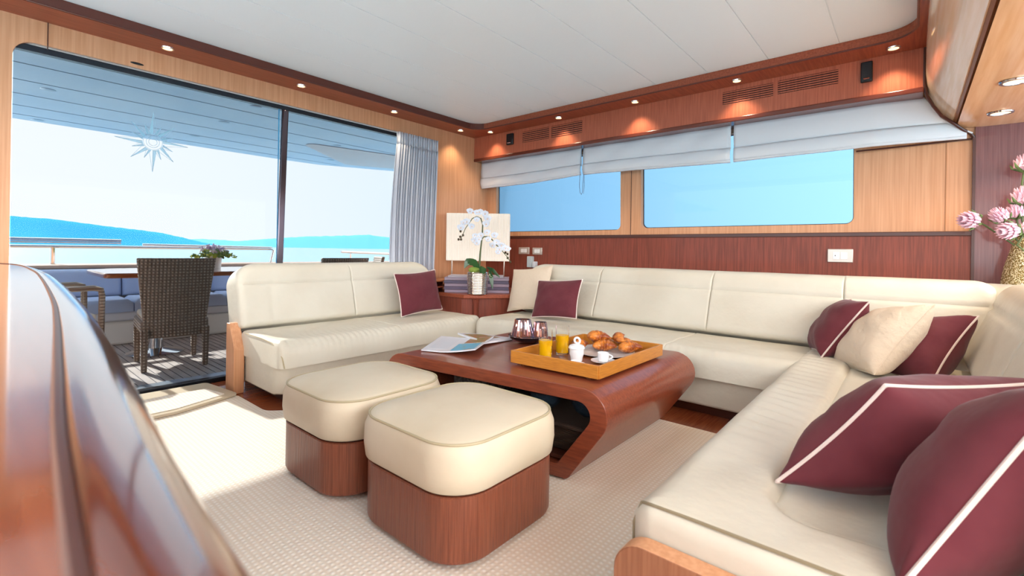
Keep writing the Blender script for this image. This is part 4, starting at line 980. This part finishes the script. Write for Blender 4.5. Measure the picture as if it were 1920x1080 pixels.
# deck table
dt_ = thing('deck_table', 'varnished teak outdoor dining table on a chrome pedestal', 'table', (1.3, 5.5, 0))
tp = roundpoly([(.75, 5.05), (1.0, 4.98), (2.6, 4.98), (2.75, 5.2), (2.75, 5.95), (2.6, 6.12), (.95, 6.12), (.75, 5.9)], .05)
g = G(); g.prism(tp, lambda p, q: Vector((p[0], p[1], q)), .715, .757); g.build('tabletop', TEAKV, dt_, bevel=.012, bseg=3)
g = G(); g.lathe([(.02, 0), (.22, 0), (.225, .012), (.2, .02), (.06, .05), (.055, .12), (.055, .715), (.02, .715)], (1.17, 5.35, -.004), 32); g.build('pedestal', CHR, dt_)
g = G(); g.lathe([(.02, 0), (.22, 0), (.225, .012), (.2, .02), (.06, .05), (.055, .12), (.055, .715), (.02, .715)], (2.3, 5.5, -.004), 32); g.build('pedestal', CHR, dt_)
# flower pot on deck table
fp = P(412, 500, z=.757); fpx = (1.72, 5.62)
ft = thing('flower_pot', 'white pot of pale and green flowers on the outdoor table', 'plant', (fpx[0], fpx[1], .758))
g = G(); g.lathe([(.02, 0), (.065, 0), (.075, .13), (.068, .13), (.02, .12)], n=24); g.build('pot', WHITE, ft, local=True)
FM = [mat('bloom_white', 'E8E0E8', .7), mat('bloom_lilac', 'B9A2C2', .7), mat('foliage_lime', 'A4B43C', .7), mat('foliage_green', '5E7A34', .7)]
for mi, m_ in enumerate(FM):
    g = G()
    for k in range(34 if mi < 2 else 60):
        a = random.uniform(0, 2*pi); rr = random.uniform(0, .13) if mi < 2 else random.uniform(.06, .2); z = .17+random.uniform(-.02, .07)*(1-rr/.25) - (rr*.25 if mi > 1 else 0)+(.02 if mi < 2 else 0)
        M = Matrix.Rotation(random.uniform(0, 3), 3, 'X') @ Matrix.Rotation(random.uniform(0, 3), 3, 'Y')
        g.ell((rr*cos(a), rr*sin(a), z), .022, .018, .006, 7, 4, rot=M)
    g.build(('white_blooms', 'lilac_blooms', 'lime_leaves', 'green_leaves')[mi], m_, ft, local=True)

# wicker chairs: local frame, chair faces +y
CUS = mat('chair_cushion', 'E6E2D6', .8)
def make_chair(label, arms=False):
    t = thing('wicker_chair', label, 'chair', (0, 0, 0), 0, 'wicker chairs on the aft deck')
    # tall shell back
    rings = []
    for k in range(9):
        f = k/8; z = .26+.64*f; hw_ = .20+.065*f; y = -.24-.07*f+.02*sin(pi*f); cur = .035
        row = [Vector((hw_*(i/6*2-1), y-cur*(1-(i/6*2-1)**2), z)) for i in range(7)]
        rings.append(row+[p+Vector((0, .035, 0)) for p in reversed(row)])
    g = G(); g.rings(rings); g.build('backrest', WICK, t, local=True, angle=50, bevel=.008)
    g = G(); g.box(-.23, .23, -.24, .26, .30, .40); g.build('seat', WICK, t, local=True, bevel=.02)
    g = G(); g.box(-.21, .21, -.2, .25, .40, .45); g.build('seat_cushion', CUS, t, local=True, bevel=.02, bseg=3)
    for sx in (-1, 1):
        for y0, nm in ((-.25, 0), (.24, 1)):
            g = G(); x = sx*.205; g.add([(x+dx*(1 if z > .1 else .75), y0+dy*(1 if z > .1 else .75), z) for z in (0, .33) for dx, dy in ((-.025, -.025), (.025, -.025), (.025, .025), (-.025, .025))], [(0, 1, 2, 3), (4, 5, 6, 7), (0, 1, 5, 4), (1, 2, 6, 5), (2, 3, 7, 6), (3, 0, 4, 7)])
            g.build('leg', WICK, t, local=True, bevel=.006)
    if arms:
        for sx in (-1, 1):
            g = G(); g.tube([(sx*.25, -.27, .60), (sx*.265, -.1, .655), (sx*.265, .22, .66), (sx*.262, .262, .645), (sx*.26, .27, .60), (sx*.25, .27, .30)], .022, 8); g.build('armrest', WICK, t, local=True)
    return t
ch = make_chair('brown wicker chair with its tall back to the door, in front of the outdoor table'); ch.location = (1.155, 4.80, -.004); ch.rotation_euler.z = -.10
ch2 = make_chair('brown wicker armchair at the left, partly hidden by the counter', True); ch2.location = (.42, 5.08, -.004); ch2.rotation_euler.z = -pi/2+.08
def cchair(x, y, rz, label):
    c = dup(ch); c.location = (x, y, -.004); c.rotation_euler = (0, 0, rz); c['label'] = label
cchair(2.55, 4.72, .02, 'dark wicker chair top showing above the sofa back, right of the door pole')
cchair(3.12, 5.20, pi/2-.4, 'pale sunlit wicker chair top above the sofa back, beside the side rail')
